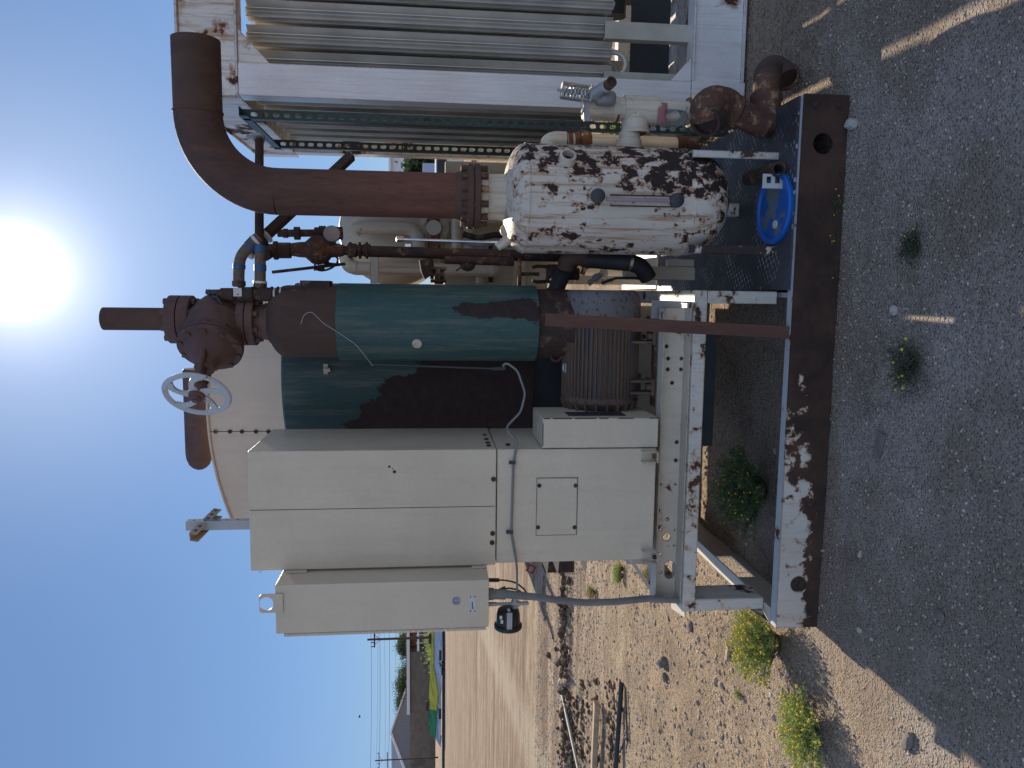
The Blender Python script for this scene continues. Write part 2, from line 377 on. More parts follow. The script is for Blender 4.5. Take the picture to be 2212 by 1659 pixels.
def ground_mat():
    t=NT('dirt_yard')
    s=t.sep()
    big=t.noise(.35,5,.6); med=t.noise(2.2,7,.65); fine=t.noise(38,6,.7); sp=t.noise(140,4,.7)
    c=t.mix(t.ramp(big,.3,.7),(.49,.36,.245,1),(.67,.51,.355,1))
    c=t.mix(t.math('MULTIPLY',t.ramp(med,.42,.68),.6),c,(.25,.185,.135,1))
    c=t.mix(t.math('MULTIPLY',t.ramp(fine,.50,.60),.70),c,(.15,.11,.09,1))
    c=t.mix(t.math('MULTIPLY',t.ramp(t.vor(26),.22,.08),.35),c,(.13,.095,.08,1))
    c=t.mix(t.math('MULTIPLY',t.ramp(sp,.55,.72),.6),c,(.55,.44,.33,1))
    # grey gravel belt around the skid
    gm=t.math('MULTIPLY',t.ramp(t.math('ADD',s[1],t.math('MULTIPLY',med,1.0)),4.6,3.2),t.ramp(t.math('ADD',s[0],t.math('MULTIPLY',med,.9)),-1.9,-.6))
    gv=t.vor(150,out='Color'); gvs=t.n('ShaderNodeSeparateColor'); t.l(gv,gvs.inputs[0])
    gc=t.mix(t.ramp(gvs.outputs[0],.1,.9),(.45,.39,.345,1),(.60,.53,.47,1))
    gc=t.mix(t.math('MULTIPLY',t.ramp(fine,.52,.62),.4),gc,(.30,.26,.235,1))
    gc=t.mix(t.math('MULTIPLY',t.ramp(t.noise(1.3,6,.6),.44,.56),.85),gc,(.36,.28,.22,1))
    c=t.mix(t.math('MULTIPLY',gm,.9),c,gc)
    c=t.mix(t.math('MULTIPLY',t.ramp(t.noise(1.1,7,.7,co=t.map((1,1,1),loc=(3.3,1.7,0))),.60,.68),.55),c,(.19,.135,.10,1))
    sp2=t.vor(95); c=t.mix(t.math('MULTIPLY',t.math('MULTIPLY',t.ramp(sp2,.20,.10),.4),t.ramp(t.noise(30,3),.45,.6)),c,(.16,.12,.095,1))
    # wheel tracks running across the yard
    tr=t.noise(1,5,.6,co=t.map((.12,2.6,1),rot=(0,0,.03)))
    far=t.ramp(s[1],5.5,9)
    c=t.mix(t.math('MULTIPLY',t.math('MULTIPLY',t.ramp(tr,.46,.58),.85),far),c,(.24,.155,.105,1))
    tr3=t.noise(1,5,.7,co=t.map((.03,.42,1),loc=(2,7,0)))
    c=t.mix(t.math('MULTIPLY',t.math('MULTIPLY',t.ramp(tr3,.50,.62),.6),far),c,(.27,.18,.125,1))
    tr2=t.noise(1,4,.6,co=t.map((.10,1.5,1),loc=(9,3,0),rot=(0,0,-.02)))
    c=t.mix(t.math('MULTIPLY',t.math('MULTIPLY',t.ramp(tr2,.54,.68),.5),far),c,(.56,.44,.33,1))
    # pale worn drive: a line from (-8.7,18) to (-6.5,9.8)
    ln=t.math('ADD',t.math('ADD',s[0],t.math('MULTIPLY',s[1],.262)),3.95)
    ln=t.math('ABSOLUTE',t.math('ADD',ln,t.math('MULTIPLY',med,.5)))
    c=t.mix(t.math('MULTIPLY',t.math('MULTIPLY',t.ramp(ln,.75,.25),t.ramp(s[1],8.6,9.6)),.6),c,(.60,.50,.38,1))
    mid_=t.math('MULTIPLY',t.ramp(s[1],4.2,6.5),t.ramp(s[0],-.5,-1.5))
    tr4=t.noise(1,7,.72,co=t.map((1.1,9,1),loc=(4,2,0),rot=(0,0,.02)))
    c=t.mix(t.math('MULTIPLY',t.math('MULTIPLY',t.ramp(tr4,.53,.60),.65),mid_),c,(.20,.135,.10,1))
    c=t.mix(t.math('MULTIPLY',t.math('MULTIPLY',t.ramp(tr4,.44,.38),.5),mid_),c,(.70,.57,.42,1))
    h=t.math('ADD',t.math('MULTIPLY',fine,.7),t.math('MULTIPLY',sp,.5))
    h=t.math('ADD',h,t.math('MULTIPLY',med,1.0)); h=t.math('ADD',h,t.math('MULTIPLY',t.ramp(sp2,.0,.45,True),.8))
    h=t.math('ADD',h,t.math('MULTIPLY',t.math('MULTIPLY',tr,2.2),far))
    return t.fin(c,.95,0,t.bump(h,1.0,.035),.15)
M['ground']=ground_mat()
def stone_mat():
    t=NT('gravel_stone'); g=t.n('ShaderNodeNewGeometry').outputs['Random Per Island']
    r=t.n('ShaderNodeValToRGB'); t.l(g,r.inputs[0]); e=r.color_ramp.elements
    e[0].color=(.25,.21,.175,1); e[1].position=1; e[1].color=(.62,.55,.46,1)
    for p,c in ((.3,(.36,.29,.235,1)),(.6,(.42,.345,.28,1)),(.95,(.47,.40,.32,1))):
        x=r.color_ramp.elements.new(p); x.color=c
    return t.fin(r.outputs[0],.9,0,t.bump(t.noise(120),.3,.003),.2)
M['stone']=stone_mat()
M['rock']=m_plain('grey_rock',(.22,.19,.17,1),.9,0,.4,14,.2)
M['paleRock']=m_plain('pale_rock',(.45,.42,.39,1),.9,0,.25,14,.2)
M['clod']=m_plain('dark_soil',(.135,.095,.07,1),.98,0,.5,20,.1)
M['wood']=m_plain('weathered_wood',(.52,.38,.25,1),.85,0,.4,20,.2)
def leafmat(name,a,b):
    t=NT(name); g=t.n('ShaderNodeNewGeometry').outputs['Random Per Island']
    m=t.fin(t.mix(g,a,b),.6,0,None,.3)
    t.b.inputs['Subsurface Weight'].default_value=0
    tr=t.n('ShaderNodeBsdfTranslucent'); t.l(t.mix(g,a,b),tr.inputs[0]); mx=t.n('ShaderNodeMixShader'); mx.inputs[0].default_value=.35
    t.l(t.b.outputs[0],mx.inputs[1]); t.l(tr.outputs[0],mx.inputs[2]); t.l(mx.outputs[0],t.out.inputs[0]); return m
M['leaf']=leafmat('weed_leaf',(.17,.26,.07,1),(.44,.48,.17,1)); M['leafshadegrey']=leafmat('shade_toned_grey_weed_leaf',(.045,.06,.04,1),(.11,.13,.085,1)); M['leafshade']=leafmat('shade_toned_weed_leaf',(.06,.11,.05,1),(.15,.22,.09,1))  # second and third: weed leaf darkened in colour for plants in shade
M['leafdark']=leafmat('tree_leaf',(.035,.06,.02,1),(.09,.12,.045,1))
M['leafyellow']=leafmat('dry_weed_leaf',(.20,.20,.06,1),(.38,.33,.12,1))
M['flower']=m_plain('yellow_flower',(.85,.60,.03,1),.7)
M['twig']=m_plain('weed_stem',(.16,.14,.07,1),.8)

# ---------------------------------------------------------------- ground
def grid_coords(a,b,step,lo,hi,g=1.22):
    xs=[]; x=a
    while x<b: xs.append(x); x+=step
    xs.append(b)
    s=step; x=b
    while x<hi: s*=g; x+=s; xs.append(min(x,hi))
    s=step; x=a; L=[]
    while x>lo: s*=g; x-=s; L.append(max(x,lo))
    return L[::-1]+xs
TR0=Vector((-3.0,8.5)); TR1=Vector((-9.5,7.7))
def gz(x,y):
    if abs(x)>40 or y>60 or y<-20: return 0.0
    k=max(0,1-max(0,y-14)/30)*max(0,min(1,1-(abs(x)-12)/20))
    h=.010*noise.noise((x*1.1,y*1.1,0))+.010*noise.noise((x*5,y*5,3))+.0045*noise.noise((x*19,y*19,7))
    # ruts and heaped soil across the yard
    d=TR1-TR0; u=max(0,min(1,(Vector((x,y))-TR0).dot(d)/d.length_squared)); q=(Vector((x,y))-(TR0+d*u)).length
    q0=abs((Vector((x,y))-TR0).cross(d.normalized()))
    r=math.exp(-(q/.20)**2)
    h+=r*(.03+.09*max(0,noise.noise((x*4,y*4,1))+.3)+.04*noise.noise((x*15,y*15,2)))
    if y>3.2: h+=.006*noise.noise((x*9,y*22,4))
    r2=math.exp(-((q-.75)/.16)**2)
    if x<-4.0 and y<8.3: h+=r2*.05*max(0,noise.noise((x*3,y*6,9))+.2)
    # keep it below the skid
    if -1.7<x<1.1 and 2.7<y<5.2: h=h*.5-.004
    return h*k
xs=grid_coords(-5.5,2.6,.030,-1500,1500); ys=grid_coords(1.2,10.5,.030,-400,2500)
mb=MB()
nx=len(xs)
mb.v=[Vector((x,y,gz(x,y))) for y in ys for x in xs]
mb.f=[(j*nx+i,j*nx+i+1,(j+1)*nx+i+1,(j+1)*nx+i) for j in range(len(ys)-1) for i in range(nx-1)]; mb.m=[0]*len(mb.f)
struct('ground',mb,M['ground'],angle=180)
# loose stones lying on the yard
def rock_into(mb,c,r,sq=.6,sub=1):
    bm=bmesh.new(); bmesh.ops.create_icosphere(bm,subdivisions=sub,radius=1)
    k=random.random()*50; a=random.random()*6.28; ca,sa=math.cos(a),math.sin(a)
    sx=random.uniform(.7,1.3)
    vs=[]
    for v in bm.verts:
        p=v.co*(1+.35*noise.noise(v.co*1.3+Vector((k,0,0)))); x,y,z=p.x*sx,p.y/sx,p.z*sq
        vs.append(Vector(c)+Vector((x*ca-y*sa,x*sa+y*ca,z))*r)
    mb.add(vs,[tuple(q.index for q in f.verts) for f in bm.faces]); bm.free()
ICO=None
def stones(n,xr,yr,rmin,rmax,dens=None):
    mb=MB(); bm=bmesh.new(); bmesh.ops.create_icosphere(bm,subdivisions=1,radius=1)
    V=[v.co.copy() for v in bm.verts]; F=[tuple(q.index for q in f.verts) for f in bm.faces]; bm.free()
    V0=[Vector((1,0,0)),Vector((-1,0,0)),Vector((0,1,0)),Vector((0,-1,0)),Vector((0,0,1)),Vector((0,0,-1))]
    F0=[(0,2,4),(2,1,4),(1,3,4),(3,0,4),(2,0,5),(1,2,5),(3,1,5),(0,3,5)]
    vv=[];ff=[]
    for i in range(n):
        x=random.uniform(*xr); y=random.uniform(*yr)
        if dens and random.random()>dens(x,y): continue
        r=rmin+(rmax-rmin)*random.random()**4
        VV,FF=(V,F) if r>rmin+.3*(rmax-rmin) else (V0,F0)
        o=len(vv); a=random.random()*6.28; ca,sa=math.cos(a),math.sin(a); sx=random.uniform(.7,1.35); z0=gz(x,y)+r*.12
        q=[random.uniform(.75,1.2) for _ in VV]
        for k,p in zip(q,VV):
            X,Y,Z=p.x*sx*k,p.y/sx*k,p.z*.6*k
            vv.append(Vector((x+(X*ca-Y*sa)*r,y+(X*sa+Y*ca)*r,z0+Z*r)))
        ff+=[tuple(t+o for t in f) for f in FF]
    mb.v=vv; mb.f=ff; mb.m=[0]*len(ff); return mb
def dn(x,y):
    if -1.36<x<.77 and 2.9<y<4.9: return .25
    n=noise.noise((x*.9,y*.9,5))
    g=1 if (x>-1.9 and y<4.2) else .55
    return max(.12,min(1,g*(.75+n*1.1)))
solo('gravel',stones(52000,(-3.0,1.6),(1.55,4.4),.0016,.0062,dn),M['stone'],'loose grey and tan gravel strewn over the dirt','gravel',kind='stuff',smooth=False)
solo('gravel',stones(70000,(-7.0,-.2),(2.4,11.0),.0032,.017,lambda x,y:(.06 if (y<4.2 and x>-1.6) or y<2.9 else .5+.6*noise.noise((x*.5,y*.9,4)))),M['stone'],'scattered pebbles over the sunlit yard','gravel',kind='stuff',smooth=False)

# ---------------------------------------------------------------- skid base
X0,X1=-1.36,.775; Y0=2.91; YB=4.75; ZT=.18
sk=thing('equipment_skid','long steel skid with peeling white paint at left and dark checker plate deck at right','skid',(X0,Y0,0))
h1=P(1725,1262,Y0); h2=P(1778,310,Y0); 
holes=[circ(h1.x,h1.z,.034),circ(h2.x,h2.z,.040)]
fb=plate(rect(X0,X1,.0,ZT),holes,.010,(0,Y0+.005,0),(1,0,0),(0,0,1))
obj('front_beam',fb,M['skid'],sk,bevel=.002)
mb=MB(); mb.box(X0,X1,Y0+.011,Y0+.055,ZT-.010,ZT-.001); mb.box(X0,X1,Y0+.011,Y0+.055,0.002,.010)
obj('top_flange',mb,M['skidtop'],sk)
mb=MB(); mb.box(X0,X1,YB-.01,YB,0,ZT); mb.box(X0,X1,YB-.06,YB-.012,ZT-.010,ZT-.001)
objs('rear_beam',mb,M['skidtop'],sk)
# left end beam : web on the outside, flange on top, fork pocket through the web
eb=plate(rect(Y0+.07,YB-.07,.0,ZT-.011),[rect(3.45,3.75,.035,.135)[::-1]],.008,(X0+.01,0,0),(0,1,0),(0,0,1))
eb.box(X0+.002,X0+.062,Y0+.066,YB-.07,ZT-.0095,ZT-.0015)
obj('end_beam',eb,M['cab2'],sk,bevel=.0015)
mb=MB(); mb.box(.0,.02,Y0+.066,YB-.07,0.0,ZT-.012); mb.box(X1-.012,X1-.002,Y0+.066,YB-.07,0.003,ZT-.012)
objs('cross_beam',mb,M['skidtop'],sk)
mb=MB(); mb.box(.030,X1-.003,Y0+.030,YB-.02,ZT+.001,ZT+.009)
obj('deck_plate',mb,M['checker'],sk)
mb=MB()
for X,Y in ((1790,240),(1845*.0+1775,210)):
    pass
for px_,pz_ in ((.735,.135),(.735,.045)): mb.hexnut((px_,Y0-.0005,pz_),(0,-1,0),.011,.007)
objs('bolt',mb,M['rustdark'],sk)
# flame cut patch at left
# ---------------------------------------------------------------- motor support table
tb=thing('support_stand','welded white square-tube stand with rust along its edges carrying the motor','stand',(-1.29,3.03,ZT))
yt=3.03
a=P(1480,1322,yt); b=P(1514,627,yt)
TZ1=P(1475,1297,yt).z; TZ0=P(1502,1297,yt).z; TX0=a.x; TX1=P(1500,627,yt).x
mb=MB(); mb.box(TX0,TX1,yt,yt+.16,TZ0,TZ1); obj('top_rail',mb,M['frame'],tb,bevel=.004)
mb=MB(); mb.box(TX0+.001,TX0+.052,yt+.001,yt+.159,ZT+.001,TZ0-.001); obj('leg',mb,M['frame'],tb,bevel=.004)
mb=MB(); mb.box(TX1-.052,TX1-.001,yt+.001,yt+.12,ZT+.011,TZ0-.001); obj('leg',mb,M['frame'],tb,bevel=.004)
mb=MB(); mb.box(TX0,TX1,4.2,4.3,TZ0,TZ1); obj('rear_rail',mb,M['frame'],tb,bevel=.004)
for xx in (TX0+.001,TX1-.05):
    mb=MB(); mb.box(xx,xx+.05,4.21,4.29,ZT+.011,TZ0-.001); obj('leg',mb,M['frame'],tb,bevel=.004)
for xx in (TX0,TX1-.06):
    mb=MB(); mb.box(xx,xx+.06,yt+.161,4.199,TZ0+.004,TZ1-.003); obj('side_rail',mb,M['frame'],tb,bevel=.003)
mb=MB(); mb.prism([Vector((TX0-.001,yt+.03,ZT+.001)),Vector((X0+.001,yt-.06,ZT+.001)),Vector((TX0-.001,yt+.03,ZT+.06))],(0,0,0),(0,.006,0))
obj('gusset',mb,M['frame'],tb)
# ---------------------------------------------------------------- perforated channel carrying motor and cabinet
ch=thing('base_channel','beige perforated steel channel lying on the stand under the cabinet','channel',(-1.2,3.04,TZ1))
yc=3.045
cz0=TZ1+.002; cz1=P(1420.5,1100,yc).z; cx0=P(1450,1303,yc).x; cx1=P(1450,665,yc).x
HB=[]
for X,Y,r in ((1462,955,4),(1460,994.5,4),(1427.5,1046,2.3),(1458.6,1046,2.3),(1441.6,1121,4),(1427,1144,2.5),(1455.6,1144,2.5),(1440.4,1160,8.5),(1444,1178.7,1.7),(1455.6,1178.4,2),(1427,1197.7,3.3),(1427,1236.7,3.3),(1440,748,4),(1443.5,774.5,4),(1472,774.5,4),(1442.6,798,4),(1471,798,4),(1451.9,827,4)):
    if r:
        p=P(X,Y,yc+.065); HB.append(circ(p.x,p.z,S(r,p),16))
p=P(1446.7,1230.5,yc+.065); HB.append(slot(p.x,p.z,S(20,p),S(11,p)))
wb=plate(rect(cx0+.006,cx1,cz0+.006,cz1-.006),HB,.006,(0,yc+.068,0),(1,0,0),(0,0,1))
obj('web',wb,M['channel'],ch)
mb=MB(); mb.box(cx0,cx1,yc,yc+.072,cz0,cz0+.006); obj('bottom_flange',mb,M['channel'],ch,bevel=.0015)
mb=MB(); mb.box(cx0,cx1,yc,yc+.072,cz1-.006,cz1); obj('top_flange',mb,M['channel'],ch,bevel=.0015)
mb=MB(); mb.box(cx0+.0005,cx0+.0055,yc+.003,yc+.064,cz0+.0062,cz1-.0062); obj('end_plate',mb,M['channel'],ch)
mb=MB(); mb.box(cx0+.01,cx1,yc+.45,yc+.52,cz0,cz1); obj('rear_channel',mb,M['channel'],ch,bevel=.0015)
# triangular brace bracket reaching out to the left
p0=P(1365,1219,3.2); p1=P(1413,1283,3.2); p2=P(1413,1215,3.2)
mb=MB(); mb.prism([Vector((p0.x,3.2,p0.z)),Vector((p1.x,3.2,p1.z+.01)),Vector((p1.x,3.2,p1.z)),Vector((p2.x+.05,3.2,p2.z)),Vector((p2.x+.05,3.2,p2.z+.012)),Vector((p1.x+.03,3.2,p1.z+.014)),Vector((p0.x+.03,3.2,p0.z))],(0,0,0),(0,.05,0))
obj('brace',mb,M['cab2'],ch)
mb=MB(); q0=P(1450,1302,3.2); q1=P(1480,1322,3.05); mb.bar(q0,q1,.05,.004); obj('gusset',mb,M['channel'],ch)
# ---------------------------------------------------------------- main cabinet
yf=3.0; cyb=3.49
CX0=P(1000,1222,yf).x; CX1=P(1000,971,yf).x; CZ1=P(538,1100,yf).z; CZm=P(1073,1100,yf).z; CZ0=P(1414,1100,yf).z
cb=thing('machine_cabinet','tall beige sheet-metal cabinet standing on the perforated channel','cabinet',((CX0+CX1)/2,yf,CZ0))
mb=MB(); mb.box(CX0,CX1,yf,cyb,CZm+.003,CZ1); obj('upper_body',mb,M['cab'],cb,bevel=.003)
mb=MB(); mb.box(CX0+.006,CX1-.002,yf+.003,cyb,CZ0,CZm-.001); obj('lower_body',mb,M['cab'],cb,bevel=.003)
sx=P(800,1098,yf).x
mb=MB(); mb.box(sx-.0011,sx+.0011,yf-.0008,yf+.002,CZm+.006,CZ1-.004); obj('door_seam',mb,M['chip'],cb)
ap=[P(1158,1157,yf),P(1248,1032,yf)]
mb=MB(); mb.box(ap[0].x,ap[1].x,yf+.0000,yf+.0035,ap[1].z,ap[0].z); ac=obj('access_panel',mb,M['cab'],cb,bevel=.001)
mb=MB()
mb.box(ap[0].x-.0015,ap[1].x+.0015,yf+.0022,yf+.0036,ap[1].z-.0022,ap[0].z+.0012)
objs('panel_shadow_gap',mb,M['chip'],ac)
for X,Y in ((1165,1049),(1243,1049),(1162,1139),(1241,1139)):
    p=P(X,Y,yf); mb=MB(); mb.lathe((p.x,yf+.001,p.z),(0,-1,0),[(0,.0085),(.003,.0085),(.005,.004)],12); obj('screw',mb,M['rustdark'],ac)
for X,Y in ((1066,1035),(1064,1152),(1063,1172)):
    p=P(X,Y,yf); mb=MB(); mb.lathe((p.x,yf+.001,p.z),(0,-1,0),[(0,.010),(.004,.010),(.007,.006)],12); obj('screw',mb,M['rustdark'],cb)
for y_,X in ((3.06,1045),(3.12,1045),(3.08,1100),(3.2,1040),(3.3,1050)):
    p=PX(X,970-(y_-3)*90,CX1); mb=MB(); mb.hexnut((CX1-.001,y_,CZm+(.03 if X<1073 else -.05)),(1,0,0),.009,.008); obj('screw',mb,M['rustdark'],cb)
# paint scrapes on the front
for X,Y,w,h_ in ((841,1008,.006,.01),(852,1019,.008,.004),(848,1012,.003,.012)):
    p=P(X,Y,yf); mb=MB(); mb.lathe((p.x,yf+.0002,p.z),(0,-1,0),[(0,w),(.0006,w*.8)],7); obj('paint_chip',mb,M['darkgrey'],cb)
# bent feet brackets
for Ya,Yb in ((972,996),(1187,1213)):
    a=P(1385,Ya,yf-.0); b=P(1413,Yb,yf)
    xa,xb=b.x,a.x; z0,z1=b.z-.004,a.z
    mb=MB(); mb.box(xa,xa+.004,yf-.035,yf+.002,z0+.003,z1); mb.box(xa,xb,yf-.045,yf+.002,z0-.001,z0+.003); mb.box(xb-.004,xb,yf-.035,yf+.002,z0+.003,z1)
    obj('foot_bracket',mb,M['cab'],cb,bevel=.001)
    mb=MB(); mb.hexnut(((xa+xb)/2,yf-.02,z0+.0035),(0,0,1),.010,.012); obj('bolt',mb,M['rustdark'],cb)
# steel mesh offcut on the top edge
mb=MB()
for i in range(11):
    x=P(690,1165,yf+.2).x-.004*0 - i*.013
    mb.tube([(x,yf+.2,CZ1),(x-.004,yf+.2,CZ1+.016),(x-.010,yf+.2,CZ1+.002)],.0011,5)
objs('wire_trim',mb,M['galv'],cb)
# side bracket and small box on the left flank
mb=MB(); a=P(1183,1222,3.15); b=P(1240,1236,3.15); mb.box(b.x,CX0-.003,3.15,3.17,b.z,a.z+.01); mb.box(b.x,b.x+.004,3.17,3.25,b.z,a.z+.01); mb.box(b.x,CX0-.003,3.17,3.25,b.z,b.z+.004)
obj('side_bracket',mb,M['rustdark'],cb)
for X in (1172,1195,1255):
    a=P(X,1222,3.1); t_=P(X+10,1242,3.1)
    mb=MB(); mb.prism([Vector((CX0,3.1,a.z+.012)),Vector((t_.x,3.1,t_.z)),Vector((CX0,3.1,a.z-.028))],(0,0,0),(0,.004,0)); obj('side_gusset',mb,M['cab2'],cb)
# red tag
mb=plate([(0,0),(.030,-.018),(.046,.012),(.016,.030)],[[(.008,.004),(.014,.021),(.037,.010),(.028,-.009)]],.004,(0,0,0),(1,0,0),(0,0,1))
p=P(1150,1240,3.15)
for v in mb.v: v+=Vector((p.x,3.15,p.z))
mb.bar((p.x+.03,3.15,p.z+.014),(CX0,3.16,p.z+.03),.004,.004)
solo('tag_holder',mb,M['plastic_red'],'small red plastic tag frame hanging off the left flank of the beige cabinet','tag')
# ---------------------------------------------------------------- starter box beside the cabinet
bx0=CX1+.003; bx1=P(1300,903,yf-.002).x; bz0=P(1421,940,yf).z; bz1=P(1172,940,yf).z
sb=thing('junction_box','narrow beige box with chipped edges between the cabinet and the motor','box',((bx0+bx1)/2,yf,bz0))
mb=MB(); mb.box(bx0,bx1,yf-.004,yf+.30,bz0,bz1); obj('body',mb,M['cab'],sb,bevel=.0025)
mb=MB(); random.seed(3)
z=bz0
while z<bz1-.02:
    l=random.uniform(.02,.09); 
    if random.random()<.6: mb.box(bx1-.003,bx1+.0006,yf-.0048,yf-.001,z,min(z+l,bz1-.003))
    z+=l+.01
mb.box(bx0+.01,bx1-.02,yf-.0047,yf-.002,bz1-.0025,bz1+.0005)
objs('chipped_edge',mb,M['chip'],sb)
mb=MB(); mb.box(bx1+.0005,bx1+.002,yf+.05,yf+.15,bz0+.12,bz0+.36); obj('nameplate',mb,M['darkgrey'],sb)
mb=MB(); mb.box(bx0+.02,bx0+.085,yf+.12,yf+.20,bz1+.0005,bz1+.003); obj('cover_plate',mb,M['cab2'],sb,bevel=.001)
# ---------------------------------------------------------------- control box
kx1=-1.10; kyf=2.865; kx0=P(800,1363,kyf).x; kz1=P(594,1300,kyf).z; kz0=P(1056,1300,kyf).z
kb=thing('control_box','shallow beige control box with lifting lug hung on the left side of the cabinet','control box',((kx0+kx1)/2,kyf,kz0))
mb=MB(); mb.box(kx0,kx1,kyf,3.05,kz0,kz1-.001); obj('body',mb,M['cab2'],kb,bevel=.003)
mb=MB(); mb.box(kx1+.001,CX0-.001,2.985,3.0+.03,kz1-.10,kz1-.02); mb.box(kx1+.001,CX0-.001,2.985,3.03,kz0+.0,kz0+.06)
objs('mounting_flange',mb,M['cab2'],kb,bevel=.001)
a=P(593,1322,kyf); b=P(560,1283,kyf)
hc=P(576,1303,kyf)
mb=plate([(a.x,kz1-.03),(b.x,kz1-.03),(b.x,b.z-.008),(b.x-.008,b.z),(a.x+.008,b.z),(a.x,b.z-.008)],[circ(hc.x,hc.z,.0165*1.6,28)],.006,(0,kyf-.004,0),(1,0,0),(0,0,1))
obj('lifting_lug',mb,M['cab2'],kb)
hg=P(1,1,1)
mb=MB(); hz0=kz0+.01; hz1=P(612,1366,kyf).z
n=34
for i in range(n):
    z=hz0+(hz1-hz0)*i/n; mb.cyl((kx0-.0075,kyf+.006,z),(kx0-.0075,kyf+.006,z+(hz1-hz0)/n-.0014),.0065,10)
obj('hinge',mb,M['cab2'],kb)
p=P(986,1298,kyf)
def seal_mat():
    t=NT('faded_round_decal'); n=t.noise(55,4,.6); return t.fin(t.mix(t.ramp(n,.45,.55),(.20,.22,.26,1),(.38,.40,.44,1)),.5)
mb=MB(); mb.lathe((p.x,kyf-.0005,p.z),(0,-1,0),[(0,.0165),(.0008,.0165)],28); obj('round_decal',mb,seal_mat(),kb)
a=P(1014,1322,kyf);b=P(1028,1287,kyf)
mb=MB(); mb.box(a.x,b.x,kyf-.0016,kyf+.001,b.z,a.z); npl=obj('nameplate',mb,M['whiteplastic'],kb)
mb=MB(); mb.box(a.x+.016,b.x-.024,kyf-.0021,kyf-.0015,b.z+.012,b.z+.0155); mb.box(a.x+.014,a.x+.017,kyf-.0021,kyf-.0015,b.z+.008,b.z+.0155); objs('mark',mb,M['black'],npl)
for xx in (a.x+.004,b.x-.004):
    for zz in (a.z-.004,b.z+.004):
        mb=MB(); mb.lathe((xx,kyf-.0016,zz),(0,-1,0),[(0,.0028),(.0015,.002)],8); obj('screw',mb,M['rustdark'],npl)
# ---------------------------------------------------------------- conduit, fittings and horn below the control box
yk=2.93
cn=thing('conduit','grey flexible conduit dropping from the control box to the stand','conduit',tuple(P(1058,1290,yk)))
mb=MB(); mb.cyl(P(1054,1283,yk),P(1092,1284,yk),S(11,P(1080,1284,yk)),20); mb.cyl(P(1056,1283,yk),P(1066,1283,yk),S(13,P(1080,1284,yk)),20); objs('fitting',mb,M['conduit'],cn)
pts=[P(1090,1283,yk),P(1120,1286,yk),P(1160,1290,yk+.02),P(1210,1297,yk+.04),P(1265,1302,yk+.06),P(1330,1300,yk+.08),P(1400,1293,yk+.1),P(1470,1297,yk+.13)]
mb=MB(); mb.tube(pts,[S(9,pts[0]),S(8.5,pts[1])]+[S(7.5,pts[2])]*6,16); obj('tube',mb,M['conduit'],cn)
mb=MB()
for X,Y,w in ((1056,1303,6),):
    mb.cyl(P(1056,1305,yk),P(1072,1305,yk),.0085,16); mb.cyl(P(1072,1305,yk),P(1106,1304,yk),.0062,14)
mb.cyl(P(1104,1304,yk),P(1122,1304,yk),.012,16); mb.cyl(P(1112,1285,yk),P(1112,1322,yk),.0115,16); mb.cyl(P(1120,1304,yk),P(1138,1303,yk),.0075,14); mb.ball(P(1138,1303,yk),.0085)
obj('cross_fitting',mb,M['galv'],cn)
mb=MB(); mb.tube([P(1055,1253,yk+.05),P(1090,1253,yk+.05),P(1115,1258,yk+.04),P(1135,1275,yk+.02),P(1137,1285,yk+.01)],.0035,10,.03)
mb.tube([P(1078,1274,yk+.03),P(1098,1270,yk+.03),P(1120,1274,yk+.02),P(1130,1284,yk+.01)],.0035,10,.03)
mb.cyl(P(1056,1253,yk+.05),P(1078,1253,yk+.05),.008,12); mb.cyl(P(1078,1277,yk+.03),P(1092,1270,yk+.03),.009,12)
objs('hose',mb,M['rustdark'],cn)
# round black horn
hr=thing('alarm_horn','round black alarm housing hanging at the end of the conduit fittings','horn',tuple(P(1098,1340,yk)))
c=P(1098,1316,yk); R=S(28,c)
mb=MB(); mb.lathe(c,(-1,0,0),[(-.004,R*.55),(0,R*.80),(.018,R*.90),(.058,R*.93),(.062,R*1.08),(.074,R*1.08),(.079,R*1.0),(.081,R*.8)],40); obj('housing',mb,M['black'],hr)
mb=MB(); mb.obox((c.x-.035,yk-R*.93-.003,c.z),(1,0,0),(0,1,0),(0,0,1),.042,.002,.0105); mb.cyl((c.x+.012,yk-R*.9,c.z),(c.x+.022,yk-R*.9,c.z+.006),.006,6)
obj('strap',mb,M['galv'],hr)
mb=MB(); mb.obox((c.x-.012,yk-R*.92-.002,c.z+.034),(1,0,0),(0,1,0),(0,0,1),.007,.001,.005); mb.obox((c.x-.030,yk-R*.90-.003,c.z+.030),(1,0,0),(0,1,0),(0,0,1),.007,.001,.005); objs('sticker',mb,M['whiteplastic'],hr)
mb=MB(); mb.cyl(P(1112,1316,yk),P(1116,1335,yk),.012,14); obj('neck',mb,M['conduit'],hr)
# thin signal hose running across the cabinet
hz=yf-.006
pts=[P(1090,796,3.16),P(1086,789,3.12),P(1095,784,3.1),P(1118,800,3.1),P(1135,850,3.08),P(1125,890,3.06),P(1094,922,3.03),P(1098,934,3.0),P(1114,950,2.995),P(1116,962,2.99),P(1109,1000,hz),P(1107,1060,hz),P(1104,1150,hz),P(1112,1195,hz),P(1117,1225,hz-.02),P(1117,1285,yk)]
mb=MB(); mb.tube(pts,.0048,10,.02,fn=4); hs=solo('signal_hose',mb,M['conduit'],'thin light grey hose looping from the green vessel across the cabinet front','hose',angle=80)
for X,Y in ((1109,999),(1103,1149)):
    p=P(X,Y,hz); mb=MB(); mb.box(p.x-.006,p.x+.006,hz-.008,hz+.006,p.z-.009,p.z+.018); obj('clip',mb,M['darkgrey'],hs,bevel=.001)
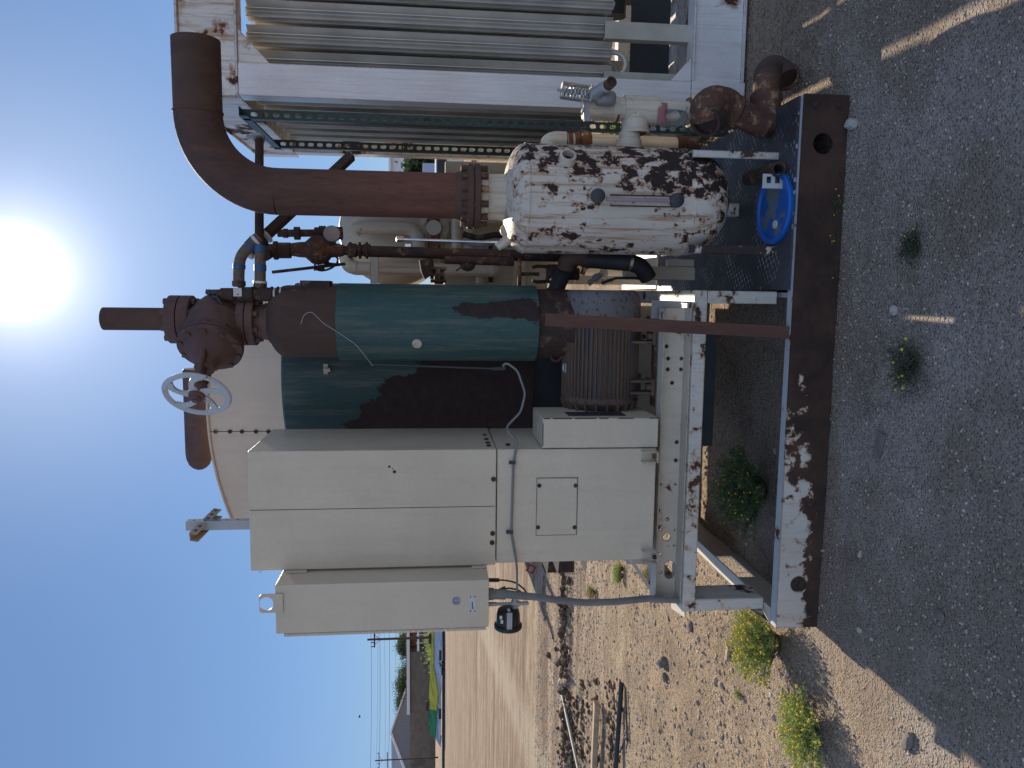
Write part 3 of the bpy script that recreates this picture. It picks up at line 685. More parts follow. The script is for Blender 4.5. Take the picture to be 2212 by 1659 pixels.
# ---------------------------------------------------------------- green vertical vessel
yv=3.34
vx=P(945,697,yv).x; vr=S(82,P(945,697,yv)); vz0=P(1166,697,yv-vr).z; vz1=P(724,697,yv-vr).z
vs_=thing('green_vessel','upright cylindrical vessel with worn teal green jacket beside the cabinet','vessel',(vx,yv,vz0))
mb=MB(); mb.lathe((vx,yv,vz0),(0,0,1),[(0,vr),(vz1-vz0,vr)],64); obj('jacket',mb,M['green'],vs_,bevel=.002)
zt=P(598,697,yv).z; 
mb=MB(); r2=vr*.93
zd=P(575,697,yv).z
prof=[(-.001,r2),(zt-vz1-.05,r2)]
zc=zt-.05
for i in range(1,9):
    a_=PI/2*i/9; prof.append((zc-vz1+math.sin(a_)*(zd-zc),r2*math.cos(a_)+.0*1))
prof=[(d,r) for d,r in prof if r>.075]+[(zd-vz1,.076)]
mb.lathe((vx,yv,vz1),(0,0,1),prof,64); obj('domed_shell',mb,M['rustpipe'],vs_)
mb=MB(); zl=P(1230,697,yv).z; mb.lathe((vx,yv,zl),(0,0,1),[(0,r2*.98),(vz0-zl-.0005,r2*.98)],48); obj('foot_shell',mb,M['rustdark'],vs_)
p=P(901,741,yv-vr*.85)
mb=MB(); d_=Vector((p.x-vx,p.y-yv,0)).normalized(); q=Vector((vx,yv,p.z))+d_*(vr-.004)
mb.lathe(q,d_,[(0,.021),(.010,.019),(.0101,.014),(.004,.014)],24); obj('port',mb,M['pipewhite'],vs_)
# bracket plates on shoulder
mb=MB(); a=P(652,606,yv); b=P(716,632,yv); mb.box(vx+vr*.45,a.x,yv-.05,yv+.05,b.z,a.z); obj('shoulder_box',mb,M['rustdark'],vs_,bevel=.002)
# sensor tube along the left
mb=MB(); mb.cyl(P(800,787,yv-.10),P(1080,797,yv-.10),.0045,12); mb.cyl(P(1062,797,yv-.10),P(1088,796,yv-.10),.009,12); mb.cyl(P(1088,796,yv-.10),P(1090,786,yv-.12),.008,12); obj('sensor_tube',mb,M['darkgrey'],vs_)
mb=MB(); mb.tube([P(650,700,yv-vr-.01),P(656,680,yv-vr-.015),P(672,672,yv-vr-.02),P(700,700,yv-vr-.02),P(726,715,yv-vr-.01),P(770,745,yv-vr*.95),P(805,790,yv-.13)],.0014,6,.02); obj('wire',mb,M['hose'],vs_)
# ---------------------------------------------------------------- rear vessel (green worn to rust)
yr=3.98; rx=P(850,800,yr).x; rr=.44
rz0=P(1152,850,yr-rr).z; rz1=P(607,850,yr-rr).z
rv=thing('rear_vessel','wide green tank worn to dark rust standing between cabinet and green vessel','tank',(rx-rr*.3,yr-rr,rz0))
# local origin chosen so that x runs from the cabinet to the vessel
mb=MB(); mb.lathe((rx,yr,rz0),(0,0,1),[(0,rr),(rz1-rz0-.01,rr),(rz1-rz0,rr-.01)],72); obj('shell',mb,M['green2'],rv)
mb=MB(); mb.box(rx-.35,rx+.25,yr-.3,yr+.3,ZT+.01,rz0-.001); obj('pedestal',mb,M['darkgrey'],rv)
mb=MB(); p=P(705,798,yr-rr); mb.box(p.x-.02,p.x+.025,p.y-.012,p.y+.02,p.z-.008,p.z+.012); mb.cyl((p.x+.0,p.y-.02,p.z-.02),(p.x+.0,p.y-.02,p.z+.01),.010,10); obj('bracket',mb,M['pipewhite'],rv)
# ---------------------------------------------------------------- rounded casing behind
yg=4.45
pL=P(486,1120,yg); pR=P(500,640,yg); pT=P(449,900,yg); base=P(640,900,yg).z
def arcpts(pl,pr,zt,n=26):
    cxm=(pl.x+pr.x)/2; h=(pr.x-pl.x)/2; zl=(pl.z+pr.z)/2; s_=zt-zl; R=(h*h+s_*s_)/(2*s_); zc=zt-R
    A=math.asin(h/R); return [(cxm+R*math.sin(-A+2*A*i/n), zc+R*math.cos(-A+2*A*i/n)) for i in range(n+1)]
arc=arcpts(pL,pR,pT.z)
cs=thing('rounded_casing','large tan casing with curved top rising behind the cabinet','casing',((pL.x+pR.x)/2,yg,.6))
poly=[Vector((x,yg,z)) for x,z in arc]+[Vector((pR.x-.01,yg,.6)),Vector((pL.x+.02,yg,.6))]
mb=MB(); mb.prism(poly[::-1],(0,0,0),(0,1.0,0)); obj('body',mb,M['casing'],cs)
mb=MB(); mb.tube([Vector((x,yg-.004,z)) for x,z in arc],.008,8); obj('rim',mb,M['casing'],cs)
sxx=P(500,932,yg).x
mb=MB(); mb.box(sxx-.0018,sxx+.0018,yg-.0015,yg+.002,base-.2,P(452,932,yg).z-.004); obj('seam',mb,M['chip'],cs)
for X in (466,497,523,553,580):
    p=P(X,932,yg); mb=MB(); mb.hexnut((p.x,yg,p.z),(0,-1,0),.012,.009); obj('bolt',mb,M['rustdark'],cs)
pp=[P(430,965,yg+.35),P(430,800,yg+.35)]
R=S(28,pp[0])
mb=MB(); L=(pp[1]-pp[0]).length
mb.lathe(pp[0],(1,0,0),[(-.14,R*.25),(-.13,R*.5),(-.11,R*.75),(-.07,R*.95),(-.03,R),(L,R),(L+.01,R*.9)],36)
solo('vent_silencer','rounded dark maroon silencer lying on top of the tan casing','silencer',) if False else solo('vent_silencer',mb,M['valve'],'rounded dark maroon silencer lying on top of the tan casing','silencer')
# ---------------------------------------------------------------- big valve with handwheel on the vessel neck
yq=yv
bv=thing('gate_valve','big maroon flanged valve with pale handwheel on top of the green vessel','valve',tuple(P(575,697,yq)))
nx_=P(575,695,yq).x
Z=lambda X,yy=yq:P(X,695,yy).z
mb=MB(); mb.lathe((nx_,yq,Z(590)),(0,0,1),[(0,S(60,P(590,695,yq))*.0+.085),(.02,.079),(.035,.074),(Z(556)-Z(590),.074)],40); obj('neck',mb,M['valve'],bv)
def flange(X0_,X1_,yw0,yw1,yy,n=8,br=.012):
    """pair of bolted flanges between photo heights X0_ (top) and X1_ (bottom)"""
    cx=P(X0_,(yw0+yw1)/2,yy).x; r=S((yw1-yw0)/2,P(X0_,695,yy)); za=P(X1_,695,yy).z; zb=P(X0_,695,yy).z; m=(za+zb)/2
    mb=MB(); mb.lathe((cx,yy,za),(0,0,1),[(0,r*.96),(.004,r),(m-za-.002,r),(m-za-.002,r*.9),(m-za+.002,r*.9),(m-za+.002,r),(zb-za-.004,r),(zb-za,r*.96)],48)
    return mb,cx,r,za,zb
def flbolts(cx,r,za,zb,yy,n=8,br=.012,ov=.018):
    o=[]
    for i in range(n):
        a=2*PI*(i+.5)/n; x=cx+r*.80*math.cos(a); y=yy+r*.80*math.sin(a)
        mb=MB(); mb.hexnut((x,y,za-ov),(0,0,1),br,zb-za+2*ov); o.append(mb)
    return o
mb,cx,r,za,zb=flange(520,556,640,746,yq); fl1=obj('flange',mb,M['valve'],bv,bevel=.002)
for m_ in flbolts(cx,r,za,zb,yq,8,.013,.016): obj('bolt',m_,M['valve'],fl1)
mb,cx2,r2_,za2,zb2=flange(368,420,638,742,yq); fl2=obj('flange',mb,M['valve'],bv,bevel=.002)
for m_ in flbolts(cx2,r2_,za2,zb2,yq,8,.014,.014): obj('bolt',m_,M['valve'],fl2)
# body : bulged cast shape plus bonnet cone aimed to lower left and towards the viewer
hub=P(426,852,3.06); bc=Vector((nx_,yq,(zb+za2)/2)); ax=(hub-bc).normalized()
mb=MB(); H_=za2-zb; mb.lathe((nx_,yq,zb),(0,0,1),[(0,.070),(H_*.10,.085),(H_*.28,.108),(H_*.5,.122),(H_*.72,.108),(H_*.9,.085),(H_,.072)],40); obj('body',mb,M['valve'],bv)
mb=MB(); mb.lathe(bc,ax,[(.02,.125),(.10,.122),(.115,.112),(.12,.128),(.135,.130),(.137,.115),(.139,.130),(.156,.128),(.16,.105),(.20,.070),(.225,.045),(.26,.040)],40); bn=obj('bonnet',mb,M['valve'],bv)
u_=ax.cross(Vector((0,0,1))).normalized(); w_=u_.cross(ax)
for i in range(10):
    a=2*PI*i/10; c_=bc+ax*.105+(u_*math.cos(a)+w_*math.sin(a))*.112
    mb=MB(); mb.hexnut(c_,ax,.013,.062); obj('bolt',mb,M['valve'],bn)
mb=MB()
for s_ in (-1,1): mb.tube([bc+ax*.20+u_*s_*.055,bc+ax*.28+u_*s_*.05,hub-ax*.03+u_*s_*.022],.013,10)
mb.cyl(bc+ax*.22,hub+ax*.035,.011,12); mb.lathe(hub-ax*.045,ax,[(0,.03),(.03,.034),(.06,.030),(.062,.02),(.075,.018)],20); obj('yoke',mb,M['valve'],bv)
# handwheel
R=.117; mb=MB(); seg=64
wheel=[hub+(u_*math.cos(2*PI*i/seg)+w_*math.sin(2*PI*i/seg))*R for i in range(seg)]
vs2=[];fs2=[]
for i in range(seg):
    rad=(wheel[i]-hub).normalized()
    for k in range(8):
        a=2*PI*k/8; vs2.append(wheel[i]+rad*math.cos(a)*.0125+ax*math.sin(a)*.008)
for i in range(seg):
    for k in range(8):
        fs2.append((i*8+k,((i+1)%seg)*8+k,((i+1)%seg)*8+(k+1)%8,i*8+(k+1)%8))
mb.add(vs2,fs2)
for i in range(5):
    a0=2*PI*i/5+.5; pts=[]; ww=[]
    for j in range(9):
        t_=j/8; rr_=.022+t_*(R-.024); a=a0+.55*t_*t_-.1
        pts.append(hub+(u_*math.cos(a)+w_*math.sin(a))*rr_)
    # flat curved spoke
    vv=[];n_=len(pts)
    for j,p in enumerate(pts):
        d=(pts[min(j+1,n_-1)]-pts[max(j-1,0)]).normalized(); sd=d.cross(ax).normalized(); wd=.009+.008*abs(2*j/8-1)**1.5
        vv+=[p+sd*wd-ax*.005,p-sd*wd-ax*.005,p-sd*wd+ax*.005,p+sd*wd+ax*.005]
    ff=[(j*4+k,j*4+(k+1)%4,(j+1)*4+(k+1)%4,(j+1)*4+k) for j in range(n_-1) for k in range(4)]
    mb.add(vv,ff)
mb.lathe(hub-ax*.008,ax,[(0,.030),(.016,.030)],24)
hw=obj('handwheel',mb,M['wheel'],bv,angle=50)
# stack pipe
zs=P(370,690,yq).z; ze=P(224,690,yq).z; sxp=P(300,689,yq).x; sr=S(24.5,P(300,689,yq))
mb=MB(); mb.pipe_open((sxp,yq,zb2),(sxp,yq,ze),sr); solo('stack_pipe',mb,M['rustpipe'],'short open rusty pipe rising above the flanged valve','pipe')
# ---------------------------------------------------------------- small manifold beside the neck with ball valve and two hoses
ym=3.28
mf=thing('pipe_manifold','dark threaded manifold with ball valve standing beside the vessel neck','manifold',tuple(P(640,634,ym)))
W=lambda n_,X,Y,yy:S(n_,P(X,Y,yy))
mb=MB()
segs=[(660,600,14),(600,588,12),(588,560,15),(560,548,13),(548,520,16),(520,505,12),(505,478,14),(478,470,11)]
for a_,b_,w_2 in segs:
    mb.cyl(P(a_,636,ym),P(b_,636,ym),W(w_2,a_,636,ym),20)
for X in (590,603,520,548): mb.cyl(P(X,636,ym),P(X-4,636,ym),W(17,X,636,ym),20)
obj('pipe_run',mb,M['rustdark'],mf)
mb=MB()
for X in (596,609): mb.cyl(P(X,636,ym),P(X-4,636,ym),W(14.5,X,636,ym),20)
mb.box(P(515,640,ym).x,P(515,622,ym).x,ym-.032,ym-.03,P(526,630,ym).z,P(508,630,ym).z)
objs('seal_band',mb,M['whiteplastic'],mf)
mb=MB(); mb.cyl(P(470,632,ym),P(458,632,ym),.013,12); mb.ball(P(453,632,ym),.014); mb.cyl(P(460,632,ym),P(445,630,ym),.010,10)
mb.tube([P(458,640,ym-.02),P(470,643,ym-.03),P(480,660,ym-.03),P(487,672,ym-.03)],.006,8,.01); obj('ball_valve',mb,M['darkgrey'],mf)
def hosepath(pts,r,name,label,mat,bands):
    t=thing(name,label,'hose',tuple(pts[0]))
    mb=MB(); mb.tube(pts,r,20,.0); objs('hose',mb,mat,t,angle=80)
    for a,b,m_,k in bands:
        mb=MB(); mb.cyl(a,b,r*k,20); obj('band',mb,m_,t)
    return t
y1=3.30
cv=[]
import itertools
def bez(pts,n=10):
    out=[]; P_=[pts[0]]+list(pts)+[pts[-1]]
    for i in range(1,len(P_)-2):
        a,b,c,d=P_[i-1],P_[i],P_[i+1],P_[i+2]
        for j in range(n):
            t=j/n; out.append(.5*((2*b)+(c-a)*t+(2*a-5*b+4*c-d)*t*t+(3*b-a-3*c+d)*t*t*t))
    out.append(pts[-1]); return out
r_h=W(12,515,560,y1)
hA=bez([P(516,620,y1),P(516,590,y1),P(519,560,y1),P(531,540,y1),P(548,524,y1),P(562,512,y1)])
hosepath(hA,r_h,'curved_hose','thick brown hose curving up from the manifold with blue tape bands','',M['copper'],[]) if False else None
t1=thing('curved_hose','thick brown hose bending from the manifold with blue tape bands','hose',tuple(P(516,620,y1)))
mb=MB(); mb.tube(hA,r_h,20); obj('tube',mb,M['copper'],t1,angle=80)
for i0,i1,m_,k in ((13,16,'tapeblue',1.12),(34,37,'tapeblue',1.12),(42,45,'whiteplastic',1.2),(1,5,'rustdark',1.2)):
    mb=MB(); mb.tube(hA[i0:i1+1],r_h*k,20); obj('band',mb,M[m_],t1,angle=80)
t2=thing('straight_hose','straight brown hose stub with blue and white bands next to the curved one','hose',tuple(P(562,620,y1)))
mb=MB(); mb.cyl(P(562,624,y1),P(562,530,y1),r_h,20); obj('tube',mb,M['copper'],t2)
for a_,b_,m_,k in ((585,572,'tapeblue',1.1),(545,530,'tapeblue',1.1),(612,607,'whiteplastic',1.2),(622,612,'rustdark',1.2)):
    mb=MB(); mb.cyl(P(562,a_,y1),P(562,b_,y1),r_h*k,20); obj('band',mb,M[m_],t2)
# long pipes behind: level pipe and the diagonal flat bar
mb=MB(); mb.cyl(P(560,530,3.36),P(560,292,3.62),W(9.5,560,400,3.5),20)
lp=solo('level_pipe',mb,M['rustdark'],'level dark pipe running behind the rusted elbow towards the white frame','pipe')
mb=MB(); mb.cyl(P(547,298,3.62),P(547,294,3.62),.03,14); mb.cyl(P(560,302,3.6),P(560,296,3.61),.026,18); objs('clamp',mb,M['galv'],lp)
d0=P(545,536,3.40); d1=P(760,336,3.62)
dg=thing('diagonal_pipe','dark diagonal bar crossing behind the big rusted elbow pipe','bar',tuple(d0))
mb=MB(); mb.bar(d0+(d1-d0)*.12,d1,S(11*2*.9,d0),S(11*2*.9,d0)); obj('bar',mb,M['rustdark'],dg,bevel=.004)
mb=MB(); d=(d1-d0).normalized(); mb.lathe(d0-d*.03,d,[(0,.030),(.03,.034),(.035,.040),(.06,.042),(.09,.036),(.095,.030)],18); obj('coupling',mb,M['rustdark'],dg)
mb=MB(); mb.lathe(d0+d*.075,d,[(0,.0355),(.010,.0355)],18); mb.lathe(d0-d*.035,d,[(0,.034),(.012,.034)],18); objs('white_band',mb,M['whiteplastic'],dg)
# upright dark line with gate valve, in front of the beige tank
ya=3.62
ul=thing('upright_line','black upright pipe line with gate valve and elbow between vessel and white tank','pipe line',tuple(P(1240,556,ya)))
mb=MB(); mb.cyl(P(800,543,ya),P(1290,556,ya),W(12,900,545,ya),20); obj('main_pipe',mb,M['rustdark'],ul)
mb=MB()
for a_,b_,w_2 in ((800,786,14),(786,770,12),(770,752,15),(752,735,10),(640,628,12),(628,600,17),(600,592,20),(592,578,14)):
    mb.cyl(P(a_,541,ya),P(b_,541,ya),W(w_2,a_,541,ya),18)
for X in (780,760,795): mb.cyl(P(X,541,ya),P(X-5,541,ya),W(18,X,541,ya),8)
mb.cyl(P(590,541,ya),P(572,552,ya-.08),W(12,580,541,ya),18)
objs('threaded_fitting',mb,M['rustdark'],ul)
c=P(688,541,ya)
mb=MB(); mb.lathe(P(742,541,ya),(0,0,1),[(0,.026),(.02,.030),(.06,.034),(.09,.062),(.115,.068),(.14,.062),(.17,.036),(.20,.034),(.235,.028)],28); obj('valve_body',mb,M['rustfit'],ul)
def wheel_mb(c,axis,R,rt=.007,spokes=4):
    axis=Vector(axis).normalized(); u=axis.orthogonal().normalized(); w=axis.cross(u); mb=MB()
    pts=[c+(u*math.cos(2*PI*i/28)+w*math.sin(2*PI*i/28))*R for i in range(29)]
    mb.tube(pts,rt,8,caps=False)
    for i in range(spokes):
        a=2*PI*i/spokes; mb.cyl(c,c+(u*math.cos(a)+w*math.sin(a))*R,rt*.8,8)
    mb.lathe(c-axis*.01,axis,[(0,.014),(.02,.014)],12); return mb
obj('small_handwheel',wheel_mb(P(705,568,ya+.02),(-.5,-.3,-.25),.055,.005),M['rustdark'],ul)
c=P(1122,592,ya-.12)
obj('red_handwheel',wheel_mb(c,(0,.12,1),.062,.009),M['piperustband'],ul)
mb=MB(); mb.cyl(c,P(1165,592,ya-.12),.008,10); mb.tube([P(1150,578,ya-.12),P(1160,575,ya-.12),P(1180,576,ya-.12)],.008,8); mb.tube([P(1150,606,ya-.12),P(1160,609,ya-.12),P(1180,608,ya-.12)],.008,8); mb.box(P(1,606,1).x*0+P(1200,614,ya-.12).x,P(1200,572,ya-.12).x,ya-.17,ya-.08,P(1206,590,ya-.12).z,P(1182,590,ya-.12).z); mb.cyl(P(1182,590,ya-.12),P(1250,592,ya-.12),.028,16)
obj('valve_yoke',mb,M['rustdark'],ul)
# side branch : elbow, flange with bolts
ya2=3.58
mb=MB(); mb.tube([P(920,560,ya2),P(924,585,ya2),P(930,596,ya2)],.032,18,.03); mb.cyl(P(930,592,ya2),P(938,593,ya2),.022,14); mb.cyl(P(948,577,ya2),P(948,614,ya2)*1,.02,4)
mb.cyl(P(940,592,ya2),P(960,593,ya2),.030,18); mb.box(P(940,610,ya2).x,P(940,578,ya2).x,ya2-.045,ya2+.045,P(951,590,ya2).z,P(941,590,ya2).z)
for Y in (580,607):
    mb.cyl(P(930,Y,ya2-.03),P(964,Y,ya2-.03),.008,8)
mb.cyl(P(960,561,ya2),P(1110,566,ya2),.019,16); mb.ball(P(1010,573,ya2),.028,12,(1,.5,1.3)); mb.bar(P(985,585,ya2-.03),P(1000,575,ya2-.03),.016,.008)
obj('branch',mb,M['rustdark'],ul)
# second thinner line with gauge
sl=thing('gauge_line','thin rusty pipe with pressure gauge on its end between the upright line and tank','gauge line',tuple(P(735,505,3.7)))
mb=MB(); mb.cyl(P(600,504,3.7),P(740,503,3.7),W(8,640,500,3.7),16)
for a_,b_,w_2 in ((612,622,10),(636,648,14),(680,690,13),(690,704,16),(704,712,12),(728,740,14)): mb.cyl(P(a_,504,3.7),P(b_,504,3.7),W(w_2,a_,504,3.7),16)
obj('pipe',mb,M['rustdark'],sl)
mb=MB(); c=P(716,508,3.62); mb.lathe(c,(.15,-1,-.2),[(0,.036),(.03,.038),(.034,.034)],28); mb.cyl(c,P(722,530,3.65),.012,10); obj('gauge',mb,M['galv'],sl)
# lever bar
mb=MB(); mb.bar(P(588,588,3.7),P(746,570,3.7),.014,.014); mb.bar(P(678,580,3.7),P(700,576,3.7),.022,.022); solo('lever_bar',mb,M['rustdark'],'slim dark bar leaning above the vessel, clear against the sky','bar')
# bright steel sensing tube from the white tank top
mb=MB(); mb.cyl(P(868,517,3.45),P(1085,524,3.40),.0065,12); mb.lathe(P(872,516,3.45),(0,0,1),[(0,.012),(.03,.014),(.034,.006)],14)
mb.bar(P(875,530,3.46),P(888,530,3.46),.012,.01); solo('sensing_tube',mb,M['chrome'],'bright straight steel tube rising from the shoulder of the white tank','tube')
# ---------------------------------------------------------------- rusted elbow pipe
ye=3.27
ex=P(800,419,ye).x; er=S(49,P(700,420,ye)); etop=P(428,180,ye)
ezb=P(1003,420,ye).z; hzz=P(428,250,ye).z; exr=P(430,86,ye).x; eR=.30
ep=thing('elbow_pipe','huge dark rusted pipe rising from the white tank and bending level','pipe',(ex,ye,ezb))
zc=hzz-eR
mb=MB(); mb.cyl((ex,ye,ezb),(ex,ye,zc),er,48); obj('riser',mb,M['riser'],ep)
pts=[Vector((ex+eR-eR*math.cos(PI/2*i/18),ye,zc+eR*math.sin(PI/2*i/18))) for i in range(19)]
mb=MB(); mb.tube(pts,er*1.003,48,caps=False); obj('elbow',mb,M['riser'],ep,angle=60)
mb=MB(); mb.pipe_open(pts[-1],(exr,ye,hzz),er,.010,48); obj('level_run',mb,M['rustpipe'],ep)
mb=MB()
mb.tube([pts[-1]+Vector((0,er*1.01*math.cos(2*PI*i/40),er*1.01*math.sin(2*PI*i/40))) for i in range(41)],.004,6,caps=False); objs('weld',mb,M['rustpipe'],ep)
# necked flange at the foot
fr=S(69,P(1020,430,ye)); z1=P(1008,430,ye).z; z0=P(1036,430,ye).z
mb=MB(); mb.lathe((ex,ye,ezb-.02),(0,0,1),[(0,er*1.25),(.02,er*1.15),(.06,er*1.01)],48); obj('weld_neck',mb,M['rustpipe'],ep)
mb=MB(); m_=(z0+z1)/2; mb.lathe((ex,ye,z0),(0,0,1),[(0,fr*.97),(.004,fr),(m_-z0-.003,fr),(m_-z0-.003,fr*.93),(m_-z0+.003,fr*.93),(m_-z0+.003,fr),(z1-z0-.004,fr),(z1-z0,fr*.96)],56); fl=obj('flange',mb,M['rustpipe'],ep,bevel=.0015)
for i in range(12):
    a=2*PI*(i+.3)/12; mb=MB(); mb.hexnut((ex+fr*.86*math.cos(a),ye+fr*.86*math.sin(a),z0-.03),(0,0,1),.014,z1-z0+.055); obj('bolt',mb,M['rustfit'],fl)
# ---------------------------------------------------------------- white flaking tank
yw=ye; wx=P(1300,434,yw).x; wr=S(114,P(1300,434,yw)); wzt=P(1145,434,yw-wr).z; wzb=P(1510,434,yw-wr).z
wt=thing('white_tank','upright white tank with flaking paint and dark rust patches under the elbow pipe','tank',(wx,yw,wzb-.06))
prof=[]
dt=P(1085,434,yw).z-wzt; db=wzb-P(1563,434,yw).z
for i in range(9):
    a=PI/2*i/8; prof.append((-db*math.cos(a),max(.001,wr*math.sin(a)**.8)))
for i in range(9):
    a=PI/2*i/8; prof.append((wzt-wzb+dt*math.sin(a),max(.001,wr*math.cos(a)**.92)))
mb=MB(); mb.lathe((wx,yw,wzb),(0,0,1),prof,72); obj('shell',mb,M['tank'],wt,angle=70)
mb=MB()
for z in (wzt-.0,wzb+.01): mb.tube([Vector((wx+wr*1.0*math.cos(2*PI*i/56),yw+wr*math.sin(2*PI*i/56),z)) for i in range(57)],.0035,6,caps=False)
objs('weld_seam',mb,M['tank'],wt)
mb=MB(); zk=wzt+dt*.86; mb.lathe((ex,ye,zk),(0,0,1),[(0,er*1.02),(z0-zk-.03,er*1.0),(z0-zk-.03,er*1.12),(z0-zk-.001,er*1.15)],48); obj('top_neck',mb,M['pipewhite'],wt)
p=P(1224,352,yw-wr*.75); d=Vector((p.x-wx,p.y-yw,0)).normalized(); q=Vector((wx,yw,p.z))+d*(wr*.97)
mb=MB(); mb.lathe(q,d,[(0,.036),(.035,.033),(.037,.030),(.037,.024),(.0,.024)],28); obj('open_nozzle',mb,M['pipewhite'],wt)
# sight glass
sy=yw-wr-.03
g0=P(1292,422,sy); g1=P(1462,432,sy)
sg=MB(); sg.cyl(P(1310,430,sy),P(1446,434,sy),.008,14); sgo=obj('sight_glass',sg,M['glass'],wt)
for gp,zz in ((g0,1),(g1,-1)):
    mb=MB(); c=Vector((gp.x,sy,gp.z)); mb.lathe(c+Vector((0,.02,0)),(-.1,-1,.05),[(0,.026),(.022,.029),(.036,.027),(.040,.018)],24); mb.cyl(c+Vector((0,.045,0)),c,.011,12)
    mb.box(c.x-.022,c.x+.022,sy+.002,sy+.02,c.z-.010*0-.012,c.z+.012); objs('sight_valve',mb,M['darkgrey'],sgo)
mb=MB(); 
for Y in (421,444): mb.cyl(P(1318,Y,sy+.012),P(1455,Y+3,sy+.012),.0028,8)
objs('guard_rod',mb,M['rustdark'],sgo)
mb=MB(); a=P(1560,450,yw); mb.lathe((P(1570,450,yw).x,yw,a.z+.01),(0,0,-1),[(0,.028),(.02,.028),(.022,.022),(.035,.022),(.037,.017),(.055,.015)],20); obj('drain_nozzle',mb,M['pipewhite'],wt)
mb=MB(); p=P(1086,526,yw-.05); mb.lathe(p,(-.7,0,1),[(-.03,.020),(.0,.020),(.028,.016)],16); mb.ball(P(1095,498,yw+.03),.030,14); objs('shoulder_nozzle',mb,M['pipewhite'],wt)
for (Xa,Ya,Xb,Yb) in ((1515,324,1692,346),(1512,529,1692,550)):
    a=P(Xa,Ya,3.09);b=P(Xb,Yb,3.09); w=abs(b.x-a.x); 
    mb=MB(); x0=min(a.x,b.x)+(0 if Ya<400 else .0)
    mb.box(x0,x0+w,3.085,3.092,ZT+.0095,wzb+.02); mb.box(x0+(w-.006 if Ya<400 else 0),x0+(w if Ya<400 else .006),3.0925,3.14,ZT+.0095,wzb+.02)
    obj('leg',mb,M['tankleg' if Ya<400 else 'tankleg2'],wt)
mb=MB(); mb.box(wx-.03,wx+.03,yw+wr-.02,yw+wr+.02,ZT+.0095,wzb+.05); obj('leg',mb,M['tankleg'],wt)
# ---------------------------------------------------------------- white piping at the tank's right side
yp=3.30
pt=thing('white_piping','rust-streaked white pipe tee and elbows fixed to the right side of the white tank','piping',tuple(P(1370,262,yp)))
mb=MB(); rp=W(31,1370,235,yp)
mb.cyl(P(1260,232,yp),P(1500,246,yp),W(25,1400,240,yp),28); obj('upright_pipe',mb,M['pipewhite'],pt)
mb=MB(); mb.lathe(P(1420,240,yp),(P(1330,236,yp)-P(1420,240,yp)),[(0,rp*.98),(.014,rp*1.03),(.03,rp*.98),(.15,rp*.98)],28); mb.cyl(P(1372,245,yp),P(1372,285,yp),rp*.93,28); mb.cyl(P(1372,280,yp),P(1372,289,yp),rp*1.0,28); obj('tee',mb,M['pipewhite'],pt)
mb=MB(); mb.cyl(P(1360,286,yp),P(1360,305,yp),rp*.74,28); mb.cyl(P(1358,303,yp),P(1358,330,yp),rp*.88,28); obj('tank_nozzle',mb,M['pipewhite'],pt)
mb=MB(); mb.cyl(P(1488,246,yp),P(1505,247,yp),rp*.95,28); mb.cyl(P(1335,236,yp),P(1322,236,yp),rp*.86,24); mb.cyl(P(1322,236,yp),P(1300,235,yp),rp*.80,24); mb.cyl(P(1300,235,yp),P(1280,233,yp),rp*.86,8); objs('union',mb,M['pipewhite'],pt)
for a_,b_,k_ in ((1403,1408,.86),(1330,1335,.82),(1484,1489,.86)):
    mb=MB(); mb.cyl(P(a_,238,yp),P(b_,238.3,yp),rp*k_*1.0,28); obj('rust_band',mb,M['piperustband'],pt)
mb=MB(); mb.cyl(P(1372,286,yp),P(1372,290,yp),rp*.80,28); obj('rust_band',mb,M['piperustband'],pt)
# relief valve
rv_=thing('relief_valve','grey spring relief valve with open outlet pipe mounted above the white tee','relief valve',tuple(P(1265,215,3.22)))
yz=3.22
mb=MB(); a=P(1295,207,yz); b=P(1216,192,yz); d=(b-a).normalized(); mb.lathe(a,d,[(0,.022),(.01,.030),(.04,.03),(.045,.024)],20)
mb.tube([P(1300,215,yz),P(1290,200,yz-.02),P(1312,182,yz-.06)],[.024,.030,.020],16); mb.lathe(P(1300,212,yz),(P(1330,214,yz)-P(1300,212,yz)),[(-.02,.032),(.03,.033),(.05,.028),(.056,.02)],24)
obj('valve_body',mb,M['galv'],rv_)
mb=MB(); q0=P(1214,195,yz); q1=P(1275,204,yz)
u=(q1-q0).normalized(); n_=Vector((0,-1,0)); s_=u.cross(n_)
for k in (-1,1): mb.obox((q0+q1)/2+s_*k*.028,u,n_,s_,(q1-q0).length/2,.022,.0022)
mb.obox(q0,u,n_,s_,.003,.022,.030); mb.obox(q1,u,n_,s_,.003,.026,.034); mb.cyl(q0-u*.02,q1,.006,10)
obj('spring_cage',mb,M['galv'],rv_)
mb=MB(); sp=[]
for i in range(97):
    t_=i/96; a_=2*PI*7*t_; sp.append(q0+u*((q1-q0).length*(.08+.84*t_))+(n_*math.cos(a_)+s_*math.sin(a_))*.016)
mb.tube(sp,.0035,8); obj('spring',mb,M['chrome'],rv_)
mb=MB(); a=P(1304,192,yz-.03); b=P(1320,178,yz-.10); mb.pipe_open(a,b,.022,.004,24); obj('outlet_pipe',mb,M['whiteplastic'],rv_)
mb=MB(); mb.pipe_open(a+(b-a)*.6,b+(b-a)*.08,.0225,.005,24); obj('outlet_thread',mb,M['rustpipe'],rv_)
mb=MB(); mb.bar(P(1268,262,yz),P(1266,214,yz),.026,.004,up=(0,1,0)); mb.tube([P(1262,232,yz-.03),P(1256,248,yz-.03)],.004,8); obj('hand_lever',mb,M['galv'],rv_)
